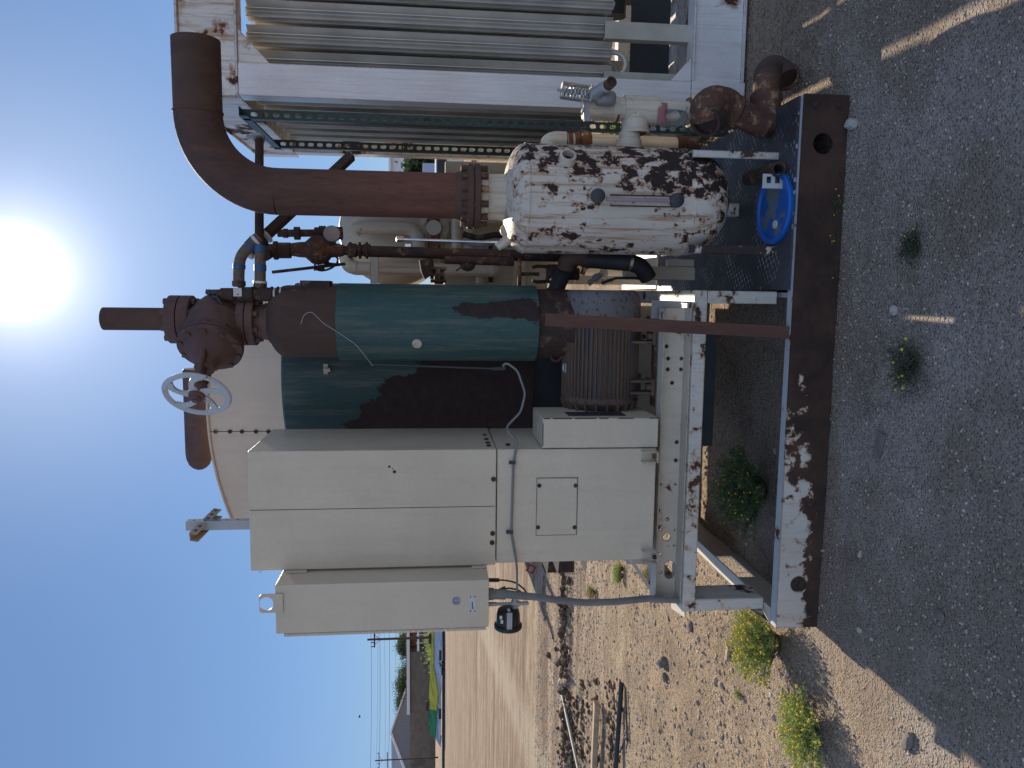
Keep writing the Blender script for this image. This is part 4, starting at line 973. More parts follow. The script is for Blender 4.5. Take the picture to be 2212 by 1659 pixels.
# rear pipe : elbow from the tank rim down to the deck
yh=3.46
rp2=thing('rear_drop_pipe','white drop pipe with orange rusted union behind the tank nozzle','pipe',tuple(P(1500,310,yh)))
mb=MB(); mb.cyl(P(1225,305,yh),P(1470,314,yh),W(17,1400,310,yh),24); obj('pipe',mb,M['pipewhite'],rp2)
mb=MB(); mb.tube([P(1185,335,yh),P(1184,318,yh),P(1188,306,yh),P(1200,303,yh),P(1222,304,yh)],W(19,1200,305,yh),24,.02); obj('elbow',mb,M['pipewhite'],rp2,angle=70)
mb=MB()
for a_,b_,w_2 in ((1226,1236,17.5),(1240,1252,20),(1252,1262,24),(1262,1270,21),(1270,1276,18)): mb.cyl(P(a_,305,yh),P(b_,305,yh),W(w_2,a_,305,yh),24)
objs('union',mb,M['piperustband'],rp2)
mb=MB(); mb.cyl(P(1465,314,yh),P(1505,316,yh),W(19,1480,314,yh),24); mb.cyl(P(1460,314,yh),P(1468,314,yh),W(20,1480,314,yh),24); obj('collar',mb,M['rustfit'],rp2)
# pink tie and coil of wire
c=P(1447,246,yp-.05)
wc=thing('wire_coil','loose coil of grey wire tied to the white pipe with pink cloth','wire coil',tuple(c))
mb=MB()
for k in range(5):
    ctr=P(1450+k*1.5,250+k*2,yp-.055-.003*k); rx_=.042+.004*k; rz_=.026+.003*k
    mb.tube([ctr+Vector((math.sin(a*2*PI/28)*rz_,-.02*math.cos(a*2*PI/28)*0,math.cos(a*2*PI/28+.1*k)*rx_)) for a in range(29)],0.0019,6,caps=False)
mb.tube([P(1470,262,yp-.06),P(1478,275,yp-.07),P(1490,290,yp-.05),P(1498,300,yp),P(1505,312,yp)],.002,6); mb.tube([P(1485,230,yp-.08),P(1480,245,yp-.08),P(1490,262,yp-.07),P(1476,276,yp-.05)],.002,6)
obj('wire',mb,M['conduit'],wc)
mb=MB(); vv=[];n_=16
for i in range(n_+1):
    t_=i/n_; Yq=222+t_*52; w=W(8.5,1430,245,yp)*(1+.12*math.sin(t_*9)); c_=P(1433-3*math.sin(t_*3),Yq,yp-.055-.018*math.sin(t_*PI)); 
    for s__ in (-1,-.4,.3,1): vv.append(c_+Vector((0,random.uniform(-.004,.004),s__*w)))
mb.add(vv,[(i*4+k,i*4+k+1,(i+1)*4+k+1,(i+1)*4+k) for i in range(n_) for k in range(3)])
pc=obj('pink_cloth',mb,M['pink'],wc); sd=pc.modifiers.new('s','SOLIDIFY'); sd.thickness=.003
# ---------------------------------------------------------------- rusty pipe fittings at the right end
yb_=3.16
rf=thing('rusty_fittings','cluster of flaking brown pipe elbows and wye lying over the right end of the deck','pipe fittings',(.75,yb_,ZT+.01))
mb=MB(); R=S(35,P(1560,235,yb_))
mb.tube([P(1530,256,yb_-.04),P(1525,235,yb_-.05),P(1540,222,yb_-.04),P(1565,225,yb_-.01),P(1585,240,yb_+.01)],[R*.98,R*1.03,R*1.03,R*1.0,R*.85],28,.02); obj('elbow',mb,M['rustfit'],rf,angle=80)
mb=MB(); mb.pipe_open(P(1538,250,yb_-.04),P(1522,262,yb_-.07),R*1.02,.012,28); obj('elbow_mouth',mb,M['rustdark'],rf)
mb=MB(); mb.lathe(P(1578,236,yb_),(P(1655,272,yb_)-P(1578,236,yb_)),[(0,R*.85),(.012,R*.98),(.03,R*.98),(.04,R*.82),(.14,R*.85),(.17,R*.8)],28); obj('wye_branch',mb,M['rustfit'],rf)
mb=MB(); mb.lathe(P(1655,290,yb_+.02),(P(1655,200,yb_+.05)-P(1655,290,yb_+.02)),[(0,R*.6),(.02,R*.88),(.05,R*.92),(.13,R*.9),(.14,R*1.0),(.165,R*1.0),(.17,R*.8),(.24,R*.8)],28); obj('wye_body',mb,M['rustfit'],rf)
mb=MB(); a=P(1660,200,yb_+.06); R2=W(27,1660,190,3.3)
mb.tube([P(1658,208,yb_+.05),P(1658,185,3.28)],R2*.9,28); mb.lathe(P(1658,190,3.27),(P(1658,180,3.29)-P(1658,190,3.27)),[(0,R2*1.12),(.02,R2*1.12)],28)
mb.tube([P(1658,182,3.28),P(1657,160,3.33),P(1668,148,3.36),P(1688,155,3.36),P(1700,172,3.33)],[R2*1.0,R2*1.08,R2*1.08,R2*1.05,R2*1.0],28,.03); obj('end_elbow',mb,M['rustpipe'],rf,angle=80)
mb=MB(); mb.tube([P(1695,165,3.33)+Vector((R2*1.0*math.cos(2*PI*i/30),R2*.5*math.sin(2*PI*i/30),R2*.9*math.sin(2*PI*i/30))) for i in range(31)],.008,8,caps=False); obj('elbow_lip',mb,M['rustfit'],rf,angle=80)
# small brown pipe stub by the blue lid
c=P(1690,367,3.05)
mb=MB(); mb.pipe_open((c.x,3.3,ZT+.045),(c.x-.005,3.0,ZT+.045),.030,.008,24); mb.box(c.x-.034,c.x+.034,3.08,3.10,ZT+.010,ZT+.014)
solo('pipe_stub',mb,M['rustdark'],'short brown pipe stub lying on deck between tank leg and blue lid','pipe')
a=P(1672,395,3.06)
mb=MB()
bz=ZT+.06
for k in range(2): mb.box(a.x-.006-.03,a.x-.0295+.05,3.05+k*.05,3.058+k*.05,bz-.03,bz+.05) if False else None
mb=plate(rect(-.028,.028,0,.090),[rect(-.008,.018,.018,.040)[::-1],rect(-.008,.018,.055,.075)[::-1]],.006,(a.x,3.02,ZT+.012),(1,0,0),(0,0,1))
solo('slotted_bracket',mb,M['whiteplastic'],'little white slotted bracket leaning next to the blue lid','bracket')
# ---------------------------------------------------------------- blue lid ring
cN=G(1709,450,ZT+.02); cF=G(1638,450,ZT+.02); ctr=(cN+cF)/2; RL=S(76,ctr)
ry=(cF.y-cN.y)/2
bl=thing('blue_lid','bright blue plastic drum lid with dusty grey centre lying on the deck','lid',(ctr.x,ctr.y,ZT+.01))
n=56
def ringp(k,z): return [Vector((ctr.x+RL*k*math.cos(2*PI*i/n),ctr.y+ry*k*math.sin(2*PI*i/n),z)) for i in range(n)]
prof=[(1.0,ZT+.010),(1.01,ZT+.014),(1.01,ZT+.026),(.995,ZT+.030),(.885,ZT+.030),(.87,ZT+.027),(.865,ZT+.018)]
mb=MB(); vv=[]; 
for k,z in prof: vv+=ringp(k,z)
mb.add(vv,[(j*n+i,j*n+(i+1)%n,(j+1)*n+(i+1)%n,(j+1)*n+i) for j in range(len(prof)-1) for i in range(n)]); obj('rim',mb,M['blue'],bl)
mb=MB(); mb.add(ringp(.87,ZT+.019)+ringp(.87,ZT+.011),[tuple(range(n))]+[(i+n,(i+1)%n+n,(i+1)%n,i) for i in range(n)]); obj('lid_panel',mb,M['lid'],bl)
p=G(1674,485,ZT+.022); mb=MB(); mb.lathe((p.x,p.y,ZT+.0195),(0,0,1),[(0,.018),(.006,.016),(.0061,.010),(.003,.010)],24); obj('bung',mb,M['whiteplastic'],bl)
# ---------------------------------------------------------------- rusty prop bar
a=P(1178,690,2.935); b=P(1704,718,2.935); w=S(27,a)
mb=MB(); d=(b-a).normalized(); sd=Vector((0,1,0)).cross(d).normalized()
mb.obox((a+b)/2,d,sd,(0,1,0),(b-a).length/2,w/2,.004); mb.obox((a+b)/2+sd*(-w/2+.002)*-1+Vector((0,.018,0)),d,sd,(0,1,0),(b-a).length/2,.0035,.0140)
solo('prop_bar',mb,M['rustred'],'long rusty angle-iron bar leaning upright in front of the motor','bar',bevel=.001)
# ---------------------------------------------------------------- electric motor
yo=3.30
mx0=P(1300,885,yo).x; mx1=P(1300,627,yo).x; mz=P(1308,750,yo-.1).z; mr=S(82,P(1300,750,yo))
mo=thing('electric_motor','grey and brown finned electric motor lying on its side on the channel','motor',((mx0+mx1)/2,yo,mz-mr))
xa=P(1300,855,yo).x; xb=P(1300,690,yo).x
def finned(x0_,x1_,r,fn,fh,nf):
    mb=MB(); vv=[]; n=nf*4
    prof=[]
    for i in range(nf):
        for k,rr_ in enumerate((r,r+fh,r+fh,r)):
            a=2*PI*(i+ (0,.12,.38,.5)[k])/nf; prof.append((math.cos(a)*rr_,math.sin(a)*rr_))
    vv=[Vector((x0_,yo+c*1.0,mz+s)) for c,s in prof]+[Vector((x1_,yo+c,mz+s)) for c,s in prof]
    N=len(prof); mb.add(vv,[(i,(i+1)%N,(i+1)%N+N,i+N) for i in range(N)]+[tuple(range(N)),tuple(range(N,2*N))[::-1]]); return mb
obj('finned_body',finned(xa+.004,xb,mr*.93,0,mr*.075,54),M['motorrust'],mo,angle=20)
mb=MB(); mb.lathe((xb,yo,mz),(1,0,0),[(0,mr*1.0),(.01,mr*1.02),(mx1-xb-.04,mr*1.02),(mx1-xb-.012,mr*.96),(mx1-xb,mr*.86)],56); obj('fan_cowl',mb,M['motor'],mo)
mb=MB(); mb.lathe((xa,yo,mz),(-1,0,0),[(-.01,mr*.95),(0,mr*.99),(.018,mr*.99),(.035,mr*.9),(.05,mr*.74),(.062,mr*.45),(.064,.05),(.13,.02)],56); eb_=obj('end_bell',mb,M['motorrust'],mo)
mb=MB()
for i in range(22):
    a=2*PI*i/22; c_=Vector((xa-.03,yo+math.cos(a)*mr*.93,mz+math.sin(a)*mr*.93)); mb.obox(c_,(-1,math.cos(a)*-.3,math.sin(a)*-.3),(0,-math.sin(a),math.cos(a)),(0,math.cos(a),math.sin(a)),.022,.004,.012)
objs('end_rib',mb,M['motorrust'],eb_)
for X,Y in ((840-45,0),):
    pass
for xq in (xa+.02,xb-.10):
    mb=MB(); mb.box(xq,xq+.07,yo-mr*.95,yo-mr*.35,mz-mr*1.22,mz-mr*1.14); mb.box(xq+.005,xq+.015,yo-mr*.9,yo-mr*.4,mz-mr*1.14,mz-mr*.6); mb.box(xq+.055,xq+.065,yo-mr*.9,yo-mr*.4,mz-mr*1.14,mz-mr*.6); mb.hexnut((xq+.035,yo-mr*.85,mz-mr*1.14),(0,0,1),.014,.02); obj('foot',mb,M['motorrust'],mo,bevel=.001)
    mb=MB(); mb.box(xq,xq+.07,yo+mr*.35,yo+mr*.95,mz-mr*1.22,mz-mr*.8); obj('foot',mb,M['motorrust'],mo)
# eye bolt
c=Vector((P(1201,769,yo).x,yo,P(1201,769,yo).z)); mb=MB(); mb.tube([c+Vector((.022*math.cos(2*PI*i/24),0,.022*math.sin(2*PI*i/24))) for i in range(25)],.007,10,caps=False); mb.cyl(c-Vector((0,0,.02)),(c.x,yo,mz+mr*.9),.009,10); obj('eye_bolt',mb,M['rustfit'],mo,angle=80)
mb=MB(); p=P(1221,795,yo-.04); mb.lathe((p.x,yo-.03,mz+mr*.93),(0,-.4,1),[(0,.020),(.008,.020)],24); obj('round_badge',mb,M['whiteplastic'],mo)
# motor plinth rail
z0=cz1+.001; z1=mz-mr*1.22-.001
mb=MB(); mb.box(P(1300,868,yo).x,P(1300,700,yo).x,yo-mr*1.02,yo-mr*.55,z0,z1)
solo('motor_plinth',mb,M['rustfit'],'low rusty plinth rail under the motor feet','plinth',bevel=.003)
# bent sheet guard at right of motor
mb=MB(); a=P(1395,690,yo-.15); b=P(1478,657,yo-.15)
mb.box(P(1440,688,yo-.15).x,P(1440,650,yo-.15).x,yo-.15,yo-.145,P(1472,650,yo-.15).z,P(1408,650,yo-.15).z); mb.box(P(1440,650,yo-.15).x-.004,P(1440,650,yo-.15).x,yo-.145,yo+.12,P(1472,650,yo-.15).z,P(1408,650,yo-.15).z)
solo('coupling_guard',mb,M['galv'],'small bent sheet guard beside the right end of the motor','guard',bevel=.002)
# ---------------------------------------------------------------- dark rubber pipe run behind motor to the tank
yx=3.42
hp=thing('suction_pipe','dark elbowed suction pipe with steel clamps between motor top and white tank','pipe',tuple(P(1200,660,yx)))
mb=MB(); R=S(17,P(1220,600,yx))
mb.tube([P(1205,668,yx-.02),P(1195,645,yx-.03),P(1205,610,yx),P(1225,575,yx+.02),P(1236,560,yx+.02)],R*1.12,20,.03); obj('elbow_run',mb,M['rubber'],hp,angle=80)
mb=MB(); mb.tube([P(1222,578,yx-.04),P(1226,560,yx-.06),P(1244,553,yx-.06),P(1262,558,yx-.05)],R*1.08,20,.02); obj('rust_elbow',mb,M['rustpipe'],hp,angle=80)
mb=MB(); mb.cyl(P(1262,560,yx-.05),P(1360,568,yx-.04),R*1.05,20); obj('grey_sleeve',mb,M['darkgrey'],hp)
mb=MB(); mb.tube([P(1355,565,yx-.04),P(1385,575,yx-.02),P(1400,600,yx)],R*1.1,20,.03); mb.tube([P(1300,612,yx+.05),P(1330,601,yx+.05),P(1370,600,yx+.05),P(1400,606,yx+.05)],.006,8); objs('lower_elbow',mb,M['rubber'],hp,angle=80)
mb=MB(); mb.cyl(P(1358,565,yx-.04),P(1364,566,yx-.04),R*1.2,20); mb.cyl(P(1204,664,yx-.02),P(1207,669,yx-.02),R*1.25,20); objs('clamp',mb,M['chrome'],hp)
# upright posts / pump frame behind motor on the right
mb=MB(); a=P(1200,560,3.75)
mb.box(P(1470,598,3.8).x,P(1470,560,3.8).x,3.80,3.86,P(1500,570,3.8).z,P(1445,570,3.8).z)
mb.box(P(1395,604,3.8).x,P(1395,575,3.8).x,3.79,3.855,P(1500,590,3.8).z,P(1350,590,3.8).z)
solo('pump_frame',mb,M['channel'],'beige bracket frame seen between motor and white tank','frame',bevel=.002)
# ---------------------------------------------------------------- galvanised strut post on the cabinet
ys=3.30; a=P(402,1136,ys)
st=thing('strut_post','galvanised strut post with a tan cross piece sticking up over the cabinet','post',tuple(P(545,1136,ys)))
x0=P(470,1145,ys).x; x1=P(470,1126,ys).x; zz1=P(401,1135,ys).z
mb=MB(); mb.box(x0,x1,ys,ys+.004,CZ1,zz1); mb.box(x0,x0+.003,ys+.004,ys+.04,CZ1,zz1); mb.box(x1-.003,x1,ys+.004,ys+.04,CZ1,zz1); pf=objs('post',mb,M['galv'],st)
mb=MB()
for i in range(5):
    z=zz1-.03-i*.045; mb.lathe((x1-.003+.0035,ys+.02,z),(1,0,0),[(0,.006),(.0006,.006)],12)
objs('post_slot',mb,M['darkgrey'],pf)
c0=P(464,1106,ys+.12); c1=P(410,1160,ys-.06)
mb=MB(); mb.bar(c0,c1,.034,.003); mb.bar(c0+Vector((0,.0,-.014)),c1+Vector((0,0,-.014)),.003,.028) if False else None
d=(c1-c0).normalized(); sdv=d.cross(Vector((0,0,1))).normalized(); upv=sdv.cross(d)
for k in (-1,1): mb.obox((c0+c1)/2+sdv*k*.018-upv*.016,d,sdv,upv,(c1-c0).length/2,.0018,.018)
m_tan=m_plain('tan_strut',(.40,.31,.22,1),.5); cp=obj('cross_piece',mb,m_tan,st)
mb=MB()
for i in range(6):
    p=c0+(c1-c0)*(.08+.16*i)-sdv*.0205-upv*.016; mb.lathe(p,-sdv,[(0,.007),(.0006,.007)],12)
objs('cross_slot',mb,M['darkgrey'],cp)
# ---------------------------------------------------------------- finned vaporizer on the right
yv0=3.93; vxl=.93; vxr=2.75; vyb=5.55
va=thing('finned_cooler','white steel frame filled with upright aluminium finned tubes at the right','cooler',(vxl,yv0,0))
ztb=P(513,150,yv0).z; ztt=P(380,150,yv0).z; zb1=P(1495,150,yv0).z; zmid=P(1505,150,yv0).z
pw=.152
mb=MB(); mb.box(vxl,vxl+pw,yv0,yv0+.006,zb1+.002,ztb-.002); mb.box(vxl,vxl+.006,yv0+.0065,yv0+.10,zb1+.002,ztb-.002); mb.box(vxl,vxl+pw,yv0+.1005,yv0+.106,zb1+.002,ztb-.002); obj('corner_post',mb,M['white'],va,bevel=.0015)
def hbeam(x0_,x1_,y_,z0_,z1_,out=-1):
    mb=MB(); mb.box(x0_,x1_,y_+.018,y_+.026,z0_+.012,z1_-.012); mb.box(x0_,x1_,y_,y_+.10,z1_-.0115,z1_); mb.box(x0_,x1_,y_,y_+.10,z0_,z0_+.0115); return mb
obj('top_beam',hbeam(vxl,vxr,yv0+.001,ztb,ztt),M['whiterust'],va,bevel=.001)
obj('bottom_beam',hbeam(vxl+pw+.004,vxr,yv0+.001,0.01,zb1-.001),M['white'],va,bevel=.001)
mb=MB(); mb.box(vxl-.01,vxl+pw+.002,yv0-.006,yv0+.12,0.005,zb1-.001); obj('post_foot',mb,M['white'],va,bevel=.003)
# side beams running back
def sbeam(y0_,y1_,z0_,z1_): 
    mb=MB(); mb.box(vxl+.012,vxl+.02,y0_,y1_,z0_+.012,z1_-.012); mb.box(vxl,vxl+.10,y0_,y1_,z1_-.0115,z1_); mb.box(vxl,vxl+.10,y0_,y1_,z0_,z0_+.0115); return mb
obj('side_beam',sbeam(yv0+.108,vyb,ztb,ztt-.002),M['whiterust'],va,bevel=.001)
obj('side_beam',sbeam(yv0+.125,vyb,.01,zb1-.002),M['white'],va,bevel=.001)
mb=MB(); mb.box(vxl+.001,vxl+.16,vyb-.12,vyb-.001,zb1,ztb-.002); obj('corner_post',mb,M['whiterust'],va,bevel=.002)
mb=MB(); mb.box(vxl,vxr,vyb,vyb+.1,.0,zb1); mb.box(vxl,vxr,vyb,vyb+.1,ztb,ztt-.003); mb.box(vxr-.12,vxr-.002,vyb-.12,vyb-.001,zb1,ztb-.002); mb.box(vxr-.12,vxr-.002,yv0+.03,yv0+.11,zb1,ztb-.002); objs('rear_frame',mb,M['white'],va,bevel=.002)
# gussets in the corners of the front opening
mb=MB(); q=[Vector((vxl+pw+.001,yv0+.010,ztb-.001)),Vector((vxl+pw+.16,yv0+.010,ztb-.001)),Vector((vxl+pw+.001,yv0+.010,ztb-.15))]; mb.prism(q,(0,0,0),(0,.008,0)); obj('gusset',mb,M['whiterust'],va)
mb=MB(); q=[Vector((vxl+pw+.001,yv0+.010,zb1+.001)),Vector((vxl+pw+.12,yv0+.010,zb1+.001)),Vector((vxl+pw+.001,yv0+.010,zb1+.11))]; mb.prism(q,(0,0,0),(0,.008,0)); obj('gusset',mb,M['white'],va)
mb=MB(); mb.box(vxl+.10,vxr,yv0+.11,yv0+.75,zb1-.03,zb1-.02); obj('drip_tray',mb,M['whiterust'],va)
# dark-coloured panel standing in for the shaded interior low in the opening
mb=MB(); mb.box(vxl+.11,vxr-.13,yv0+.40,yv0+.41,zb1+.0,zb1+.22); obj('dark_interior_panel',mb,M['darkgrey'],va)
# finned tubes: eight fins round a core
def startube(cx,cy,z0_,z1_,r=.047,core=.014,t=.0018):
    mb=MB(); 
    for k in range(4):
        a=PI/4*k+PI/8*0; c_,s__=math.cos(a),math.sin(a); rr_=r*(1.0 if k%2==0 else 1.18)
        mb.obox((cx,cy,(z0_+z1_)/2),(c_,s__,0),(-s__,c_,0),(0,0,1),rr_,t,(z1_-z0_)/2)
    mb.lathe((cx,cy,z0_-.012),(0,0,1),[(0,core),(z1_-z0_+.02,core)],16); return mb
zf0=P(1320,100,yv0+.15).z; zf1=ztb-.02
pitch=.118; cnt=0
for j in range(7):
    for i in range(14):
        cx=vxl+.085+i*pitch; cy=yv0+.15+j*.185
        if cx>vxr-.1: continue
        obj('finned_tube',startube(cx,cy,zf0 if (i+j)%2==0 else zf0,zf1),M['alu'],va,smooth=False)
# support feet channels below some tubes
for i,j in ((0,0),(1,0),(2,0),(0,3),(1,3)):
    cx=vxl+pw+.01+i*.245; cy=yv0+.11+j*.215; w=.085
    z0_,z1_=zb1-.018,zf0+.05
    mb=MB(); mb.box(cx-w/2,cx+w/2,cy-.035,cy-.03,z0_,z1_); mb.box(cx-w/2,cx-w/2+.004,cy-.03,cy+.02,z0_,z1_); mb.box(cx+w/2-.004,cx+w/2,cy-.03,cy+.02,z0_,z1_); obj('tube_support',mb,m_plain('cream_support',(.52,.48,.40,1),.5) if i==0 and j==0 else bpy.data.materials['cream_support'],va,bevel=.001)
mu=M['galv']
for i,j in ((1,0),(1,1),(5,0),(5,1),(3,2),(8,0)):
    cx=vxl+.085+i*pitch; cy=yv0+.15+j*.185; h=pitch/2
    pts=[Vector((cx,cy,zf0))]+[Vector((cx+h-h*math.cos(PI*k/14),cy,zf0-.02-h*math.sin(PI*k/14))) for k in range(15)]+[Vector((cx+2*h,cy,zf0))]
    mb=MB(); mb.tube(pts,.0135,14); obj('return_bend',mb,M['alu'],va,angle=80)
mb=MB(); mb.box(vxl+.72,vxl+1.6,yv0+.5,yv0+.6,zb1-.0,zb1+.5); mb.cyl((vxl+.6,yv0+.45,zb1+.3),(vxl+1.7,yv0+.45,zb1+.3),.06,16); obj('inner_header',mb,M['darkgrey'],va)
# ---------------------------------------------------------------- green slotted strut frame
sf=thing('strut_rack','dark green slotted strut frame standing between white tank and finned cooler','strut frame',(.8,3.9,0))
def strutpost(x,y,z0_,z1_,w=.044,name='upright'):
    holes=[]; z=z0_+.04
    while z<z1_-.03: holes.append(slot(0,z,.010,.0165)); z+=.0508
    mb=plate(rect(-w/2,w/2,z0_,z1_),holes,.003,(x,y,0),(1,0,0),(0,0,1))
    mb.box(x-w/2,x-w/2+.003,y+.002,y+.036,z0_,z1_); mb.box(x+w/2-.003,x+w/2,y+.002,y+.036,z0_,z1_); return mb
za=P(524,243,3.86); sxA=(P(524,243,3.86).x+P(1590,287,3.86).x)/2
obj('upright',strutpost(sxA,3.86,.0,za.z),M['strut'],sf)
ysB=PX(590,310,sxA).y; zB=P(588,310,ysB).z
obj('upright',strutpost(sxA,min(ysB,4.75),.0,za.z),M['strut'],sf)
yB=min(ysB,4.75)
mb=MB(); mb.box(sxA-.022,sxA+.022,3.80,yB+.06,za.z+.001,za.z+.004); mb.box(sxA-.022,sxA-.019,3.80,yB+.06,za.z-.035,za.z); obj('top_strut',mb,M['strut'],sf)
mb=MB(); mb.box(sxA-.022,sxA+.022,3.90,yB,.0,.04); obj('bottom_strut',mb,M['strut'],sf)

# ---------------------------------------------------------------- weeds
def weed(name,base,R,H,n,label,leaf='leaf',flowers=0,group=None,fr=.0065,droop=.2,leafn=22,ll=.016,cat='plant'):
    t=thing(name,label,cat,tuple(base),group)
    ms=MB(); ml=MB(); mf_=MB(); tips=[]
    for i in range(n):
        a=random.random()*2*PI; q=random.random()**.6; lean=R*q
        b=Vector(base)+Vector((math.cos(a)*R*.18*random.random(),math.sin(a)*R*.18*random.random(),0))
        tip=Vector(base)+Vector((math.cos(a)*lean,math.sin(a)*lean,H*(1-.45*q*q)*random.uniform(.7,1.05)))
        mid=(b+tip)/2+Vector((0,0,H*droop*q)); pts=[b*(1-u)**2+mid*2*u*(1-u)+tip*u*u for u in (0,.25,.5,.75,1)]
        ms.tube(pts,[.0022,.0018,.0015,.0012,.0008],4,caps=False)
        for k in range(leafn):
            u=random.uniform(.2,1); p=b*(1-u)**2+mid*2*u*(1-u)+tip*u*u
            d=Vector((random.uniform(-1,1),random.uniform(-1,1),random.uniform(-.2,1))).normalized()
            p=p+d*random.uniform(0,.02); L=ll*random.uniform(.5,1.3); s_=d.orthogonal().normalized()*L*.11
            ml.add([p-s_,p+s_,p+d*L+s_*.2,p+d*L-s_*.2],[(0,1,2,3)])
        tips.append(tip)
        for k in range(3): 
            u=random.uniform(.75,1); tips.append(b*(1-u)**2+mid*2*u*(1-u)+tip*u*u+Vector((random.uniform(-.03,.03),random.uniform(-.03,.03),random.uniform(0,.02))))
    obj('stem',ms,M['twig'],t); obj('foliage',ml,M[leaf],t,smooth=False)
    if flowers:
        random.shuffle(tips)
        for p in tips[:flowers]: mf_.ball(p,fr*random.uniform(.7,1.2),6)
        f=obj('flower',mf_,M['flower'],t); f['kind']='stuff'
    return t
random.seed(11)
def gp(X,Y): p=G(X,Y); return Vector((p.x,p.y,gz(p.x,p.y)))
weed('flowering_bush',gp(1690,1400)+Vector((0,.05,0)),.20,.23,150,'largest yellow-flowered bush sunlit by the left end of the skid',flowers=170,leafn=60,fr=.0064,group='yellow flowered bushes')
weed('flowering_bush',gp(1775,1600)+Vector((.02,.05,0)),.20,.13,130,'low yellow-flowered bush at the shadow edge in the near left corner',flowers=130,leafn=60,fr=.0058,group='yellow flowered bushes')
weed('flowering_bush',gp(1650,1060),.25,.24,190,'shaded yellow-flowered bush growing through the open bay of the skid',flowers=130,leafn=70,fr=.004,leaf='leafshade',group='yellow flowered bushes')
weed('weed',gp(1990,790)+Vector((0,.03,0)),.11,.07,50,'grey-green weed with few yellow buds in the shaded foreground gravel','leafshadegrey',flowers=9,leafn=20,fr=.005)
weed('weed',gp(1985,530),.07,.045,26,'small low weed in the shaded gravel nearest the blue lid','leafshadegrey',flowers=3,leafn=22,fr=.004)
for X,Y,l in ((1822,380,'tiny weed sprouting at the skid beam under the tank leg'),(1818,445,'wispy weed with yellow buds against the dark skid beam'),(1812,510,'small sprig at the skid beam below the blue lid'),(1800,600,'low sprig at the beam foot left of the blue lid')):
    weed('sprig',gp(X,Y),.05,.055,12,l,'leafshade',flowers=9,leafn=14,fr=.0032,ll=.011)
for X,Y,l,lf in ((1410,1250,'pale green weed just behind the open stand at left','leafyellow'),(1345,1245,'little yellow-green weed beside the cabinet foot','leaf'),(1285,1280,'dry yellow tuft near the conduit','leafyellow'),(1345,1228,'bright weed tuft close to the cabinet corner','leaf'),(1600,1500,'small green seedling between the two sunlit bushes','leaf'),(1690,1110,'','')):
    if l: weed('weed_tuft',gp(X,Y),.10 if X<1450 else .03,.08 if X<1450 else .03,30 if X<1450 else 10,l,lf,leafn=18,ll=.02 if X<1450 else .012)
# ---------------------------------------------------------------- rocks and debris
def rock(X,Y,r,label,mat='rock',sq=.6,z=.3,name='rock'):
    p=gp(X,Y); mb=MB(); rock_into(mb,(p.x,p.y,p.z+r*z),r,sq,2); solo(name,mb,M[mat],label,'rock',angle=25)
rock(1843,268,.026,'pale white rock touching the foot of the skid beam at right','paleRock',.8,.5)
rock(1433,1430,.050,'rounded grey rock lying out on the sunlit dirt','rock',.75,.4)
rock(1437,1462,.03,'small dark stone just left of the rounded grey rock','rock')
rock(1492,1353,.035,'dark flat stone near the stand corner on the sunlit dirt','rock',.4)
rock(1510,1380,.02,'pink-tan stone beside the dark flat stone','paleRock')
rock(1935,670,.018,'bright pale pebble alone in the shaded foreground','paleRock',.7,.4)
rock(1968,1660-60,.03,'flat stone sitting on the shadow boundary','rock',.4)
rock(1560,1480,.018,'small tan stone in the sun near the big bush','paleRock')
rock(2035,1330,.022,'dull stone half buried in the shaded dirt at lower middle','rock',.4)
mb=MB(); a=gp(1575,1425); b=gp(1580,1395); mb.bar(a+Vector((0,0,.012)),b+Vector((0,0,.02)),.03,.012); solo('wood_chip',mb,M['wood'],'splintered piece of wood on the dirt by the big bush','wood piece',bevel=.002)
mb=MB(); a=gp(1893,985); b=gp(1905,935); mb.obox((a+b)/2+Vector((0,0,.006)),(b-a),(0,0,1),(b-a).cross(Vector((0,0,1))),.045,.003,.022); solo('sheet_scrap',mb,M['rock'],'flat grey scrap lying on the shaded gravel','scrap')
# debris in the sun
pa=G(1222,1487); pb=G(1264,1659)
mb=MB(); d=(pb-pa).normalized(); e=pa+Vector((0,0,.06)); f=pb+d*.6+Vector((0,0,.08)); mb.tube([e+Vector((.10,.05,-.02)),e+Vector((.03,.06,.02)),e,f],.017,10,.03); solo('pvc_pipe',mb,M['paleRock'] if False else m_plain('dusty_white_pipe',(.45,.44,.38,1),.5),'long pale pipe with a bent end lying over the heaped dark soil','pipe',angle=80)
pa=G(1350,1476)+Vector((0,0,.03)); pb=G(1338,1659)+Vector((-.9,.05,.03))
mb=MB(); mb.tube([pa,(pa+pb)/2+Vector((0,0,.01)),pb],.021,12); solo('black_pipe',mb,M['rubber'],'straight black pipe lying on the sunlit dirt','pipe',angle=80)
mb=MB(); q=G(1355,1500); mb.tube([q+Vector((.05,-.02,.02)),q+Vector((-.35,-.12,.02)),G(1358,1590)+Vector((0,0,.02)),G(1345,1625)+Vector((0,0,.025))],.007,8,.1); solo('black_cable',mb,M['rubber'],'thin black cable curling beside the black pipe','cable',angle=80)
pa=G(1300,1517)+Vector((0,0,.05)); pb=G(1292,1659)+Vector((-.4,0,.05))
mb=MB(); mb.bar(pa,pb,.07,.05); solo('timber',mb,M['wood'],'weathered timber plank lying in the sun beyond the black pipe','plank',bevel=.004)
